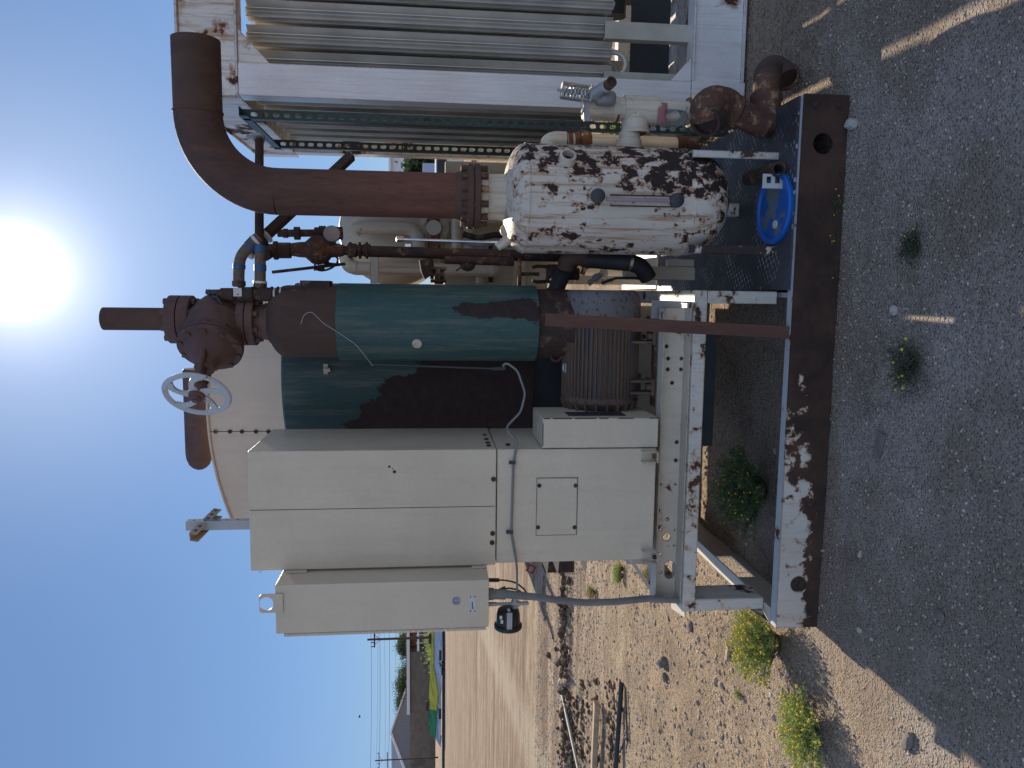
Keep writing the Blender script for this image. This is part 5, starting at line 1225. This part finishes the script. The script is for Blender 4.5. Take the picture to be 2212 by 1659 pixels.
# heaped clods
random.seed(5)
mb=MB()
for i in range(900):
    u=random.random(); a=G(1226,1225); b=G(1232,1659)+Vector((-1.5,0,0)); p=a+(b-a)*u; k=random.random()
    off=random.gauss(0,.15 if p.x>-4.4 else .42); x,y=p.x,p.y+off
    if p.x<-4.6: y-=.25
    r=random.uniform(.01,.034+.045*random.random()**2)*(1 if abs(off)<.2 else .7); rock_into(mb,(x,y,gz(x,y)+r*.3),r,.8,1)
for i in range(330):
    a=G(random.choice((1262,1285,1318,1330))+random.gauss(0,6),1465+random.random()*235); r=random.uniform(.006,.022+.035*random.random()**3); rock_into(mb,(a.x,a.y,gz(a.x,a.y)+r*.15),r,.6,1)
solo('soil_clods',mb,M['clod'],'line of heaped dark soil clods across the sunlit yard','soil',kind='stuff',angle=15)
# ---------------------------------------------------------------- beige tank unit behind (between the upright line and the elbow pipe)
yt2=5.3
M['beige']=m_paint('weathered_beige_paint',(.62,.57,.46,1),amt=.05,scale=5,streak=.15,dirt=.2)  # one beige with slight rust, streaks and dirt
bt=thing('beige_tank','big horizontal beige tank end behind the rusty piping','tank',tuple(P(1100,520,yt2)))
c=P(850,498,yt2); R=S(118,c)
mb=MB(); mb.lathe(c,(0,1,0),[(-.10,R*.35),(-.08,R*.6),(-.05,R*.82),(0,R*.97),(.05,R),(1.3,R)],56); obj('shell',mb,M['beige'],bt)
for s_ in (-.55,.55):
    mb=MB(); mb.box(c.x+s_*R-.05,c.x+s_*R+.05,yt2+.2,yt2+.9,0,c.z-R*.7); obj('saddle',mb,M['beige'],bt)
yt3=yt2-.25
mb=MB(); r_=W(15,800,490,yt3); mb.tube([P(765,500,yt3),P(772,492,yt3),P(790,490,yt3),P(880,492,yt3),P(898,500,yt3),P(905,520,yt3),P(908,545,yt3)],r_,20,.06); obj('looped_pipe',mb,M['pipewhite'],bt,angle=80)
mb=MB(); cc=P(937,493,yt3); mb.lathe(cc+Vector((0,.05,0)),(0,-1,0),[(0,W(33,937,493,yt3)),(.03,W(33,937,493,yt3)),(.031,W(16,937,493,yt3)),(.10,W(16,937,493,yt3))],28); fl=obj('flange',mb,M['beige'],bt)
for i in range(8):
    a=2*PI*(i+.5)/8; mb=MB(); mb.hexnut(cc+Vector((math.cos(a)*W(25,937,493,yt3),.02,math.sin(a)*W(25,937,493,yt3))),(0,-1,0),.014,.02); obj('bolt',mb,M['beige'],fl)
mb=MB(); mb.cyl(P(935,455,yt3+.0),P(938,540,yt3),W(14,937,500,yt3),20); obj('cross_pipe',mb,M['piperustband'],bt)
mb=MB(); r_=W(14,900,580,yt3); mb.tube([P(752,560,yt3),P(754,572,yt3),P(765,580,yt3),P(900,582,yt3),P(1060,583,yt3)],r_,20,.08); mb.ball(P(1062,583,yt3),r_*1.15,14); obj('lower_pipe',mb,M['pipewhite'],bt,angle=80)
mb=MB(); mb.tube([P(745,552,yt3-.3),P(752,575,yt3-.3),P(770,578,yt3-.3)],W(15,760,570,yt3-.3),18,.05); mb.cyl(P(768,578,yt3-.3),P(800,579,yt3-.3),W(13,760,570,yt3-.3),18); obj('elbow',mb,M['pipewhite'],bt,angle=80)
mb=MB(); mb.box(P(810,612,4.4).x,P(810,598,4.4).x*0+P(810,545,4.4).x,4.4,4.43,P(818,600,4.4).z,P(800,600,4.4).z); obj('cross_brace',mb,M['channel'],bt)
# clutter under it
ct=thing('piping_rack','low rack crowded with beige pipes and valves under the beige tank','pipe rack',tuple(P(1100,500,5.0)))
random.seed(21)
for k,(X,Ya,Yb_,w,m_) in enumerate(((985,452,545,10,'beige'),(1010,470,560,12,'beige'),(1035,520,612,8,'pipewhite'),(1060,520,610,5,'rustdark'))):
    mb=MB(); mb.cyl(P(X,Ya,5.0+k*.05),P(X,Yb_,5.0+k*.05),W(w,X,Ya,5),16); obj('pipe',mb,M[m_],ct)
mb=MB()
for X0_,X1_,Y_ in ((960,1300,530),(960,1300,470),(960,1300,600)):
    a=P(X0_,Y_,5.2); b=P(X1_,Y_,5.2); mb.box(a.x-.03,a.x+.03,5.2,5.26,0,a.z)
a=P(1120,620,5.2); b=P(1120,440,5.2); mb.box(a.x,b.x,5.16,5.2,a.z-.04,a.z+.04); mb.box(a.x,b.x,5.0,5.9,.0,.12)
obj('rack_frame',mb,M['beige'],ct)
mb=MB(); mb.box(-.30,.90,5.42,5.48,.72,1.50); obj('sun_block_panel',mb,M['beige'],ct,bevel=.004)  # added panel, hidden behind the white tank, keeps sun off the deck
for i in range(16):
    Y_=random.uniform(500,610); X_=random.uniform(1240,1330); 
    mb=MB(); mb.lathe(P(X_,Y_,4.9+random.uniform(-.1,.3)),(random.uniform(-1,1),random.uniform(-.3,.3),random.uniform(-1,1)),[(0,.02),(.03,.03),(.05,.03),(.06,.018),(.10,.018)],12); objs('valve_fitting',mb,M[random.choice(['beige','galv','piperustband','pipewhite'])],ct)
for Y_ in (505,520,545):
    mb=MB(); mb.tube([P(1000,Y_,4.6),P(1030,Y_+10,4.6),P(1080,Y_,4.6),P(1120,Y_+14,4.6)],.018,12,.1); objs('hose',mb,M['rustdark' if Y_!=520 else 'hose'],ct,angle=80)
M['yellow']=m_plain('yellow_paint',(.60,.42,.06,1),.5)
mb=MB(); mb.box(P(1000,613,6.2).x,P(1000,590,6.2).x,6.2,6.5,P(1035,600,6.2).z,P(985,600,6.2).z); mb.box(P(1000,613,6.2).x+.02,P(1000,590,6.2).x-.02,6.25,6.45,0,P(1036,600,6.2).z)
solo('yellow_pump',mb,M['yellow'],'yellow painted housing glimpsed behind the black pipe line','pump',bevel=.01)
q=G(1136,1224)
ck=thing('shadow_caster_crate','unseen grey crate shape added behind the beige cabinet to cast shade','crate',(q.x+1.3,q.y+.2,0))  # invented shape, placed out of sight to throw the wedge of shade
mb=MB(); mb.box(q.x+.05,q.x+2.4,q.y+.2,q.y+1.6,.08,1.25); obj('body',mb,M['darkgrey'],ck,bevel=.02)
for xx in (q.x+.12,q.x+.62):
    mb=MB(); mb.box(xx,xx+.12,q.y+.2,q.y+.32,1.251,1.6); obj('post',mb,M['darkgrey'],ck)
mb=MB(); mb.box(q.x+.1,q.x+2.3,q.y+.3,q.y+1.5,0,.079); obj('skid_foot',mb,M['wood'],ck)

# ---------------------------------------------------------------- far background
def noise_wall():
    t=NT('block_wall'); b=t.n('ShaderNodeTexBrick'); t.l(t.map((.5,.5,.5),rot=(PI/2,0,0)),b.inputs['Vector']); b.inputs['Scale'].default_value=1; b.inputs['Color1'].default_value=(.20,.15,.105,1); b.inputs['Color2'].default_value=(.15,.115,.085,1); b.inputs['Mortar'].default_value=(.17,.14,.11,1); b.inputs['Brick Width'].default_value=1.0; b.inputs['Row Height'].default_value=.45; b.inputs['Mortar Size'].default_value=.02
    n=t.noise(.12,6,.7); c=t.mix(t.ramp(n,.55,.66),b.outputs[0],(.10,.085,.075,1)); c=t.mix(t.ramp(t.noise(.3,5,.7,co=t.map((1,1,2),loc=(5,0,0))),.62,.68),c,(.28,.13,.09,1)); return t.fin(c,.95)
def dpt(zx,zy): return 768+.1984*zx,1316.6+.1984*zy
def B(zx,zy,y): X,Y=dpt(zx,zy); return P(X,Y,y)
yW=250
wl=thing('long_building','long low building with shaded block wall and bright roof edge beyond the trailer','building',(B(700,1000,yW).x,yW,0))
x0=B(700,1900,yW).x; x1=B(700,460,yW).x; zt_=B(592,1000,yW).z
mb=MB(); mb.box(x0,x1,yW,yW+30,0,zt_); obj('block_wall',mb,noise_wall(),wl)
x2=B(575,-200,yW).x; 
mb=MB(); mb.box(B(575,1130,yW).x,x2,yW-1,yW+31,zt_,B(558,700,yW).z); obj('roof',mb,m_plain('bright_roof',(.75,.72,.66,1),.6),wl)
mb=MB(); mb.box(x1+.2,x2,yW+4,yW+30,B(655,300,yW).z,zt_-.3); obj('brown_panel',mb,m_plain('brown_siding',(.28,.13,.07,1),.8,0,.3,.2),wl)
mb=MB()
for zy in (250,330,420): a=B(700,zy,yW); mb.box(a.x,a.x+.35,yW+3.4,yW+3.8,0,B(655,300,yW).z)
objs('post',mb,M['white'],wl)
mb=MB(); a=B(680,455,yW-3); b=B(690,100,yW-3); mb.box(a.x,b.x,yW-3,yW-2.8,b.z-.1,a.z+.3); obj('railing',mb,M['white'],wl)
mb=MB(); 
for zy0,zy1 in ((600,720),(815,950),(380,495),(250,290)):
    a=B(545,zy1,yW+8); b=B(560,zy0,yW+8); mb.box(a.x,b.x,yW+8,yW+11,b.z-1.5,a.z)
objs('roof_unit',mb,M['darkgrey'],wl)
# gable shed
yS=300
sh=thing('metal_shed','grey corrugated metal shed with gabled roof above the block wall','shed',(B(570,1500,yS).x,yS,0))
def corr():
    t=NT('corrugated_grey'); w=t.n('ShaderNodeTexWave',wave_type='BANDS',bands_direction='DIAGONAL'); t.l(t.map((1,1,0)),w.inputs['Vector']); w.inputs['Scale'].default_value=.55; return t.fin(t.mix(w.outputs['Fac'],(.17,.18,.20,1),(.25,.26,.28,1)),.6,0,t.bump(w.outputs['Fac'],.4,.05))
e0=B(555,1130,yS); rg=B(388,1335,yS); e1=B(560,1560,yS)
mb=MB(); depth=Vector((-70,6,0)); g=[Vector((e0.x,yS+25,0)),Vector((e0.x,yS+25,e0.z)),Vector((rg.x,yS,rg.z)),Vector((e1.x,yS-22,e1.z*.78)),Vector((e1.x,yS-22,0))]
mb.prism(g[::-1],(0,0,0),depth); obj('hall',mb,corr(),sh,smooth=False)
mb=MB(); mb.bar(g[2]+Vector((0,-1,0)),g[3]+Vector((0,-1,0)),1.0,.8); mb.bar(g[1],g[2],.8,.6); objs('verge_trim',mb,M['white'],sh)
# trees far
def far_tree(c,w,h,label,seed,y):
    random.seed(seed); t=thing('tree',label,'tree',(c.x,y,0),'far trees over the roofs'); mb=MB(); mt=MB()
    mt.tube([(c.x,y,0),(c.x+.2,y,c.z*.5),(c.x,y,c.z)],[.35,.28,.12],7)
    for i in range(6):
        a=random.random()*6.28; mt.tube([(c.x,y,c.z*.75),(c.x+math.cos(a)*w*.35,y+math.sin(a)*w*.3,c.z+random.uniform(-.3,.3)*h)],[.15,.05],5)
    cl=[(Vector((random.gauss(0,w*.2),random.gauss(0,w*.2),random.gauss(0,h*.13))),random.uniform(.4,.75)*h*.5) for _ in range(26)]
    for i in range(7000):
        b,r=random.choice(cl); p=Vector((c.x,y,c.z))+b+Vector((random.gauss(0,1),random.gauss(0,1),random.gauss(0,.8)))*r*.6
        d=Vector((random.uniform(-1,1),random.uniform(-1,1),random.uniform(-1,1))).normalized(); s_=d.orthogonal().normalized()*.22; d*=.5
        mb.add([p-s_,p+s_,p+d],[(0,1,2)])
    obj('trunk',mt,M['twig'],t); obj('crown',mb,M['leafdark'],t,smooth=False)
far_tree(B(525,790,330),17,8.5,'green tree over the roof, middle one between two utility poles',1,330)
far_tree(B(520,1070,330),13,7.5,'darker tree over the roof beside the metal shed',2,330)
far_tree(B(520,400,330),9,7,'thin small tree over the roof nearest the control box',3,330)
# greenery at the wall foot
random.seed(8); 
for k,(zy,w) in enumerate(((300,10),(400,12))):
    c=B(760,zy,200); far=thing('shrub',['round roadside shrub behind the dark pole','roadside shrub at the end of the block wall'][k],'shrub',(c.x,200,0)); mb=MB(); mt=MB()
    for i in range(1500):
        p=Vector((c.x+random.gauss(0,w*.25),200+random.gauss(0,2),abs(random.gauss(0,1.2))+.1)); d=Vector((random.uniform(-1,1),random.uniform(-1,1),random.uniform(0,1))).normalized()*.4; s_=d.orthogonal().normalized()*.15; mb.add([p-s_,p+s_,p+d],[(0,1,2)])
    obj('foliage',mb,M['leaf'],far,smooth=False)
# utility poles
def pole(X0_,Y0_,y,h_arm,label,r=.13,arm=2.0,second=False):
    p=P(X0_,Y0_,y); t=thing('utility_pole',label,'utility pole',(p.x,y,0),'utility poles'); mb=MB(); mb.lathe((p.x,y,0),(0,0,1),[(0,r*1.2),(p.z,r*.85)],10); obj('mast',mb,M['rustdark'],t)
    mb=MB(); mb.box(p.x-arm/2,p.x+arm/2,y-.07,y+.07,p.z-.9*h_arm,p.z-.9*h_arm+.16)
    mb.bar((p.x-arm*.28,y-.1,p.z-.85*h_arm),(p.x,y-.1,p.z-1.6*h_arm),.06,.04); mb.bar((p.x+arm*.28,y-.1,p.z-.85*h_arm),(p.x,y-.1,p.z-1.6*h_arm),.06,.04)
    for s_ in (-.46,.46,-.2): mb.cyl((p.x+s_*arm,y,p.z-.9*h_arm+.16),(p.x+s_*arm,y,p.z-.9*h_arm+.45),.06,6)
    if second: mb.box(p.x-arm/2,p.x+arm/2,y-.07,y+.07,p.z-2.6*h_arm,p.z-2.6*h_arm+.16)
    obj('cross_arm',mb,M['rustdark'],t); return p
X,Y=dpt(128,328); pA=pole(X,Y,86,.9*0+1,'tall dark utility pole rising just behind the covered trailer',.14,1.9)
X,Y=dpt(482,532); pB=pole(X,Y,300,1,'small far utility pole, closest to the tall dark one',.16,3.2,True)
X,Y=dpt(458,975); pC=pole(X,Y,300,1,'small far utility pole between the two far trees',.16,3.2,True)
X,Y=dpt(212,1645); pD=pole(X,Y,150,1,'utility pole with double arms above the metal shed',.14,3.4,True)
# wires
def wire(pts,y0,y1,r,label,k):
    ps=[]
    n=24
    a=P(*dpt(*pts[0]),y0); b=P(*dpt(*pts[1]),y1)
    for i in range(n+1):
        t_=i/n; q=a+(b-a)*t_; q.z-=1.2*k*4*t_*(1-t_)*.3; ps.append(q)
    mb=MB(); mb.tube(ps,r,5); solo('power_line',mb,M['black'],label,'power line',group='power lines against the sky')
for k,(zx0,zx1,l) in enumerate(((165,158,'uppermost thin power line against the pale sky'),(262,250,'second power line below the top one'),(365,352,'third power line, above the far poles'),(308,318,'faint wire between second and third lines'),(430,415,'lowest wire just above the roofs'),(240,218,'faint wire just under the top line'))):
    wire(((zx0,120),(zx1,1900)),100,100,.022 if k<3 else .012,l,.4)
# bird
p=B(45,1165,60); mb=MB(); mb.ball(p,.09,8,(1.5,1,.7)); mb.add([p+Vector((0,0,.03)),p+Vector((.08,0,.02)),p+Vector((.02,-.28,.12)),p+Vector((.0,.28,.12))],[(0,1,2),(0,1,3)])
solo('bird',mb,M['black'],'tiny dark bird in flight over the wires','bird')
# flatbed trailer with tarpaulins
yT=82
tl=thing('flatbed_trailer','long black flatbed trailer parked across the far side of the yard','trailer',(B(960,900,yT).x,yT,0))
a=B(955,1800,yT); b=B(985,60,yT)
mb=MB(); mb.box(a.x,b.x,yT,yT+2.4,B(990,900,yT).z,B(945,900,yT).z); obj('deck',mb,M['black'],tl,bevel=.03)
for zy in (677,600,-60):
    c=B(957,zy,yT); mb=MB(); mb.cyl((c.x,yT-.15,.38),(c.x,yT+.12,.38),.38,24); w_1=obj('wheel',mb,M['rubber'],tl); mb=MB(); mb.cyl((c.x,yT-.17,.38),(c.x,yT-.151,.38),.18,16); obj('hub',mb,M['rustdark'],w_1)
mb=MB()
for zy,zx in ((1045,785),(1130,920),(495,925),(315,810)):
    a=B(zx+15,zy+52,yT-.1); b=B(zx-15,zy-52,yT-.1); mb.box(a.x,b.x,yT-.3,yT-.1,a.z,b.z)
objs('cargo_box',mb,M['black'],tl,bevel=.02)
def tarp_mat(name,c): return m_plain(name,c,.5,0,.15,.8)
M['tw']=tarp_mat('pale_blue_tarp',(.42,.50,.66,1)); M['ty']=tarp_mat('yellow_tarp',(.50,.47,.06,1)); M['tg']=tarp_mat('green_tarp',(.02,.22,.09,1))
def tarp(zy0,zy1,top,bot,mat,label,yy,seed,name='tarpaulin'):
    """draped sheet between two outlines given as (zy, zx) tables"""
    random.seed(seed); n=40; m=8; vv=[]
    def ip(tab,z):
        for (a,va_),(b,vb_) in zip(tab,tab[1:]):
            if a<=z<=b: return va_+(vb_-va_)*(z-a)/(b-a)
        return tab[-1][1] if z>tab[-1][0] else tab[0][1]
    for i in range(n+1):
        zy=zy0+(zy1-zy0)*i/n; t0=ip(top,zy); b0=ip(bot,zy)
        for j in range(m+1):
            u=j/m; p=B(t0+(b0-t0)*u,zy,yy); p.y+=.18*noise.noise((p.x*1.2+u*3,u*2,seed))-.15*u; vv.append(p)
        # top goes back
        p=B(t0,zy,yy); vv.append(p+Vector((0,2.0,-.15)))
    st_=m+2; ff=[(i*st_+j,(i+1)*st_+j,(i+1)*st_+j+1,i*st_+j+1) for i in range(n) for j in range(m)]+[(i*st_,i*st_+m+1,(i+1)*st_+m+1,(i+1)*st_) for i in range(n)]
    mb=MB(); mb.add(vv,ff); o=solo(name,mb,M[mat],label,'tarpaulin'); s=o.modifiers.new('s','SOLIDIFY'); s.thickness=.05; return o
tarp(180,1490,[(180,850),(620,850),(760,875),(900,905),(1090,890),(1400,865),(1490,922)],[(180,944),(1490,924)],'tw','pale blue-white tarpaulin draped down the side of the flatbed trailer',yT-.05,1)
tarp(230,1090,[(230,808),(600,820),(640,812),(800,805),(960,800),(1000,808),(1090,803)],[(230,850),(600,850),(700,860),(800,885),(900,905),(1090,890)],'ty','crumpled yellow tarpaulin on top of the flatbed trailer',yT-.12,2)
tarp(1090,1400,[(1090,803),(1330,803),(1400,856)],[(1090,890),(1400,866)],'tg','smooth green tarpaulin at the left end of the flatbed trailer',yT-.12,3)
# things glimpsed at the right between pipe and frame
yR=60
mb=MB(); a=P(942,480,200); b=P(845,300,200); mb.box(a.x,b.x+30,200,240,0,b.z); rb=thing('pale_warehouse','pale ribbed warehouse seen between elbow pipe and cooler','warehouse',(a.x,200,0)); obj('wall',mb,m_plain('pale_siding',(.70,.74,.76,1),.6,0,.08,.3),rb)
mb=MB(); mb.box(a.x-1,b.x+31,199,241,b.z,b.z+.6); obj('roof',mb,M['white'],rb)
tk=thing('box_truck','white and blue box truck parked far behind the elbow pipe','truck',(P(950,360,yR).x,yR,0))
a=P(975,400,yR); b=P(918,352,yR); mb=MB(); mb.box(a.x,b.x,yR,yR+5,.7,max(2.2,b.z)); obj('cargo_body',mb,m_plain('pale_blue_truck',(.40,.48,.66,1),.4),tk,bevel=.05)
mb=MB(); mb.box(a.x-1.6,a.x-.05,yR+.3,yR+2.3,.5,1.9); obj('cab',mb,M['white'],tk,bevel=.1)
for xx in (a.x-.9,b.x-.8):
    mb=MB(); mb.cyl((xx,yR-.1,.42),(xx,yR+.2,.42),.42,20); obj('wheel',mb,M['rubber'],tk)
vn=thing('parked_car','white car parked low behind the pipe flange','car',(P(1005,365,30).x,30,0))
c=P(1010,362,30); mb=MB()
prof_=[(-2.2,.35),(-2.2,.8),(-1.3,.95),(-.7,1.42),(.8,1.42),(1.5,.98),(2.2,.85),(2.25,.35)]
mb.prism([Vector((c.x+x*.9,30,z)) for x,z in prof_][::-1],(0,0,0),(0,1.7,0)); obj('body',mb,M['white'],vn,bevel=.05)
mb=MB(); mb.prism([Vector((c.x+x*.9,29.99,z)) for x,z in ((-1.15,.98),(-.66,1.36),(.75,1.36),(1.3,1.0))][::-1],(0,0,0),(0,.01,0)); obj('window',mb,M['black'],vn)
for xx in (-1.3,1.35):
    mb=MB(); mb.cyl((c.x+xx,29.95,.33),(c.x+xx,30.2,.33),.33,20); obj('wheel',mb,M['rubber'],vn)
c=P(880,362,80); far_tree(Vector((c.x,80,2.6)),4,3.4,'bushy tree beside the far box truck',9,80)
# weeds seen through behind the cooler
for k,(X,Y) in enumerate(((1430,320),(1460,300))):
    p=G(X,Y); weed('tall_weed',(p.x,p.y,0),.5,.5,60,['sunlit tall weed behind the drop pipe','sunlit tall weed behind the green strut frame'][k],'leaf',leafn=40,ll=.06)

# ---------------------------------------------------------------- sky, sun, camera
SUN_EL=math.radians(26.7); SUN_AZ=math.radians(1.1)
sd=Vector((math.sin(SUN_AZ)*math.cos(SUN_EL),math.cos(SUN_AZ)*math.cos(SUN_EL),math.sin(SUN_EL)))
w=bpy.data.worlds.new('World'); C.world=w; w.use_nodes=True; nt=w.node_tree; nt.nodes.clear()
N=nt.nodes.new; L=nt.links.new
out=N('ShaderNodeOutputWorld'); bg=N('ShaderNodeBackground'); sky=N('ShaderNodeTexSky'); sky.sky_type='NISHITA'; sky.sun_disc=False
sky.sun_elevation=SUN_EL; sky.sun_rotation=SUN_AZ; sky.air_density=1.0; sky.dust_density=0.3; sky.ozone_density=2.0; sky.altitude=300
bg.inputs[1].default_value=.12
# bright aureole round the sun
tc=N('ShaderNodeTexCoord'); dt_=N('ShaderNodeVectorMath'); dt_.operation='DOT_PRODUCT'; L(tc.outputs['Generated'],dt_.inputs[0]); dt_.inputs[1].default_value=sd
def mth(op,a,b):
    x=N('ShaderNodeMath'); x.operation=op
    for i,v in enumerate((a,b)):
        if isinstance(v,(int,float)): x.inputs[i].default_value=v
        else: L(v,x.inputs[i])
    return x.outputs[0]
dd=mth('MAXIMUM',dt_.outputs['Value'],0.0)
g=mth('ADD',mth('MULTIPLY',mth('POWER',dd,3700.0),110.0),mth('ADD',mth('MULTIPLY',mth('POWER',dd,420.0),4.0),mth('MULTIPLY',mth('POWER',dd,50.0),1.5)))
gc=N('ShaderNodeVectorMath'); gc.operation='SCALE'; gc.inputs[0].default_value=(1.0,.95,.92); L(g,gc.inputs['Scale'])
gm=N('ShaderNodeGamma'); L(sky.outputs[0],gm.inputs[0]); gm.inputs[1].default_value=.5
tn=N('ShaderNodeVectorMath'); tn.operation='MULTIPLY'; L(gm.outputs[0],tn.inputs[0]); tn.inputs[1].default_value=(.505,.795,1.27)
ad=N('ShaderNodeVectorMath'); ad.operation='ADD'; L(tn.outputs[0],ad.inputs[0]); L(gc.outputs[0],ad.inputs[1])
# added pale fill, growing away from the sun, to brighten the shaded sides
fill_=mth('MULTIPLY',mth('SUBTRACT',1.0,dt_.outputs['Value']),1.35)
fillcol_=N('ShaderNodeVectorMath'); fillcol_.operation='SCALE'; fillcol_.inputs[0].default_value=(.90,.98,1.10); L(fill_,fillcol_.inputs['Scale'])
a2=N('ShaderNodeVectorMath'); a2.operation='ADD'; L(ad.outputs[0],a2.inputs[0]); L(fillcol_.outputs[0],a2.inputs[1])
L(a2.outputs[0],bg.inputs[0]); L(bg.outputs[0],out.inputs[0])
sl_=bpy.data.lights.new('sun','SUN'); sl_.energy=4.9; sl_.angle=math.radians(.53); sl_.color=(1,.88,.68)
so=bpy.data.objects.new('sun',sl_); COL.objects.link(so); so.rotation_euler=sd.to_track_quat('Z','Y').to_euler()
cam=bpy.data.cameras.new('camera'); co=bpy.data.objects.new('camera',cam); COL.objects.link(co); C.camera=co
f=FWD; r=Vector((math.cos(YAW),math.sin(YAW),0)); u=r.cross(f)
# the photograph was taken with the camera turned on its side: the world's right is the picture's top
m=Matrix(((-u.x,r.x,-f.x),(-u.y,r.y,-f.y),(-u.z,r.z,-f.z))).to_4x4(); m.translation=EYE; co.matrix_world=m
cam.sensor_fit='HORIZONTAL'; cam.sensor_width=36; cam.lens=36*FPX/2212; cam.clip_start=.05; cam.clip_end=5000
C.render.resolution_x=1024; C.render.resolution_y=768
C.render.engine='CYCLES'
C.cycles.use_denoising=True
C.view_settings.view_transform='Standard'; C.view_settings.look='None'; C.view_settings.gamma=1; C.view_settings.exposure=.6
C.view_settings.use_curve_mapping=False
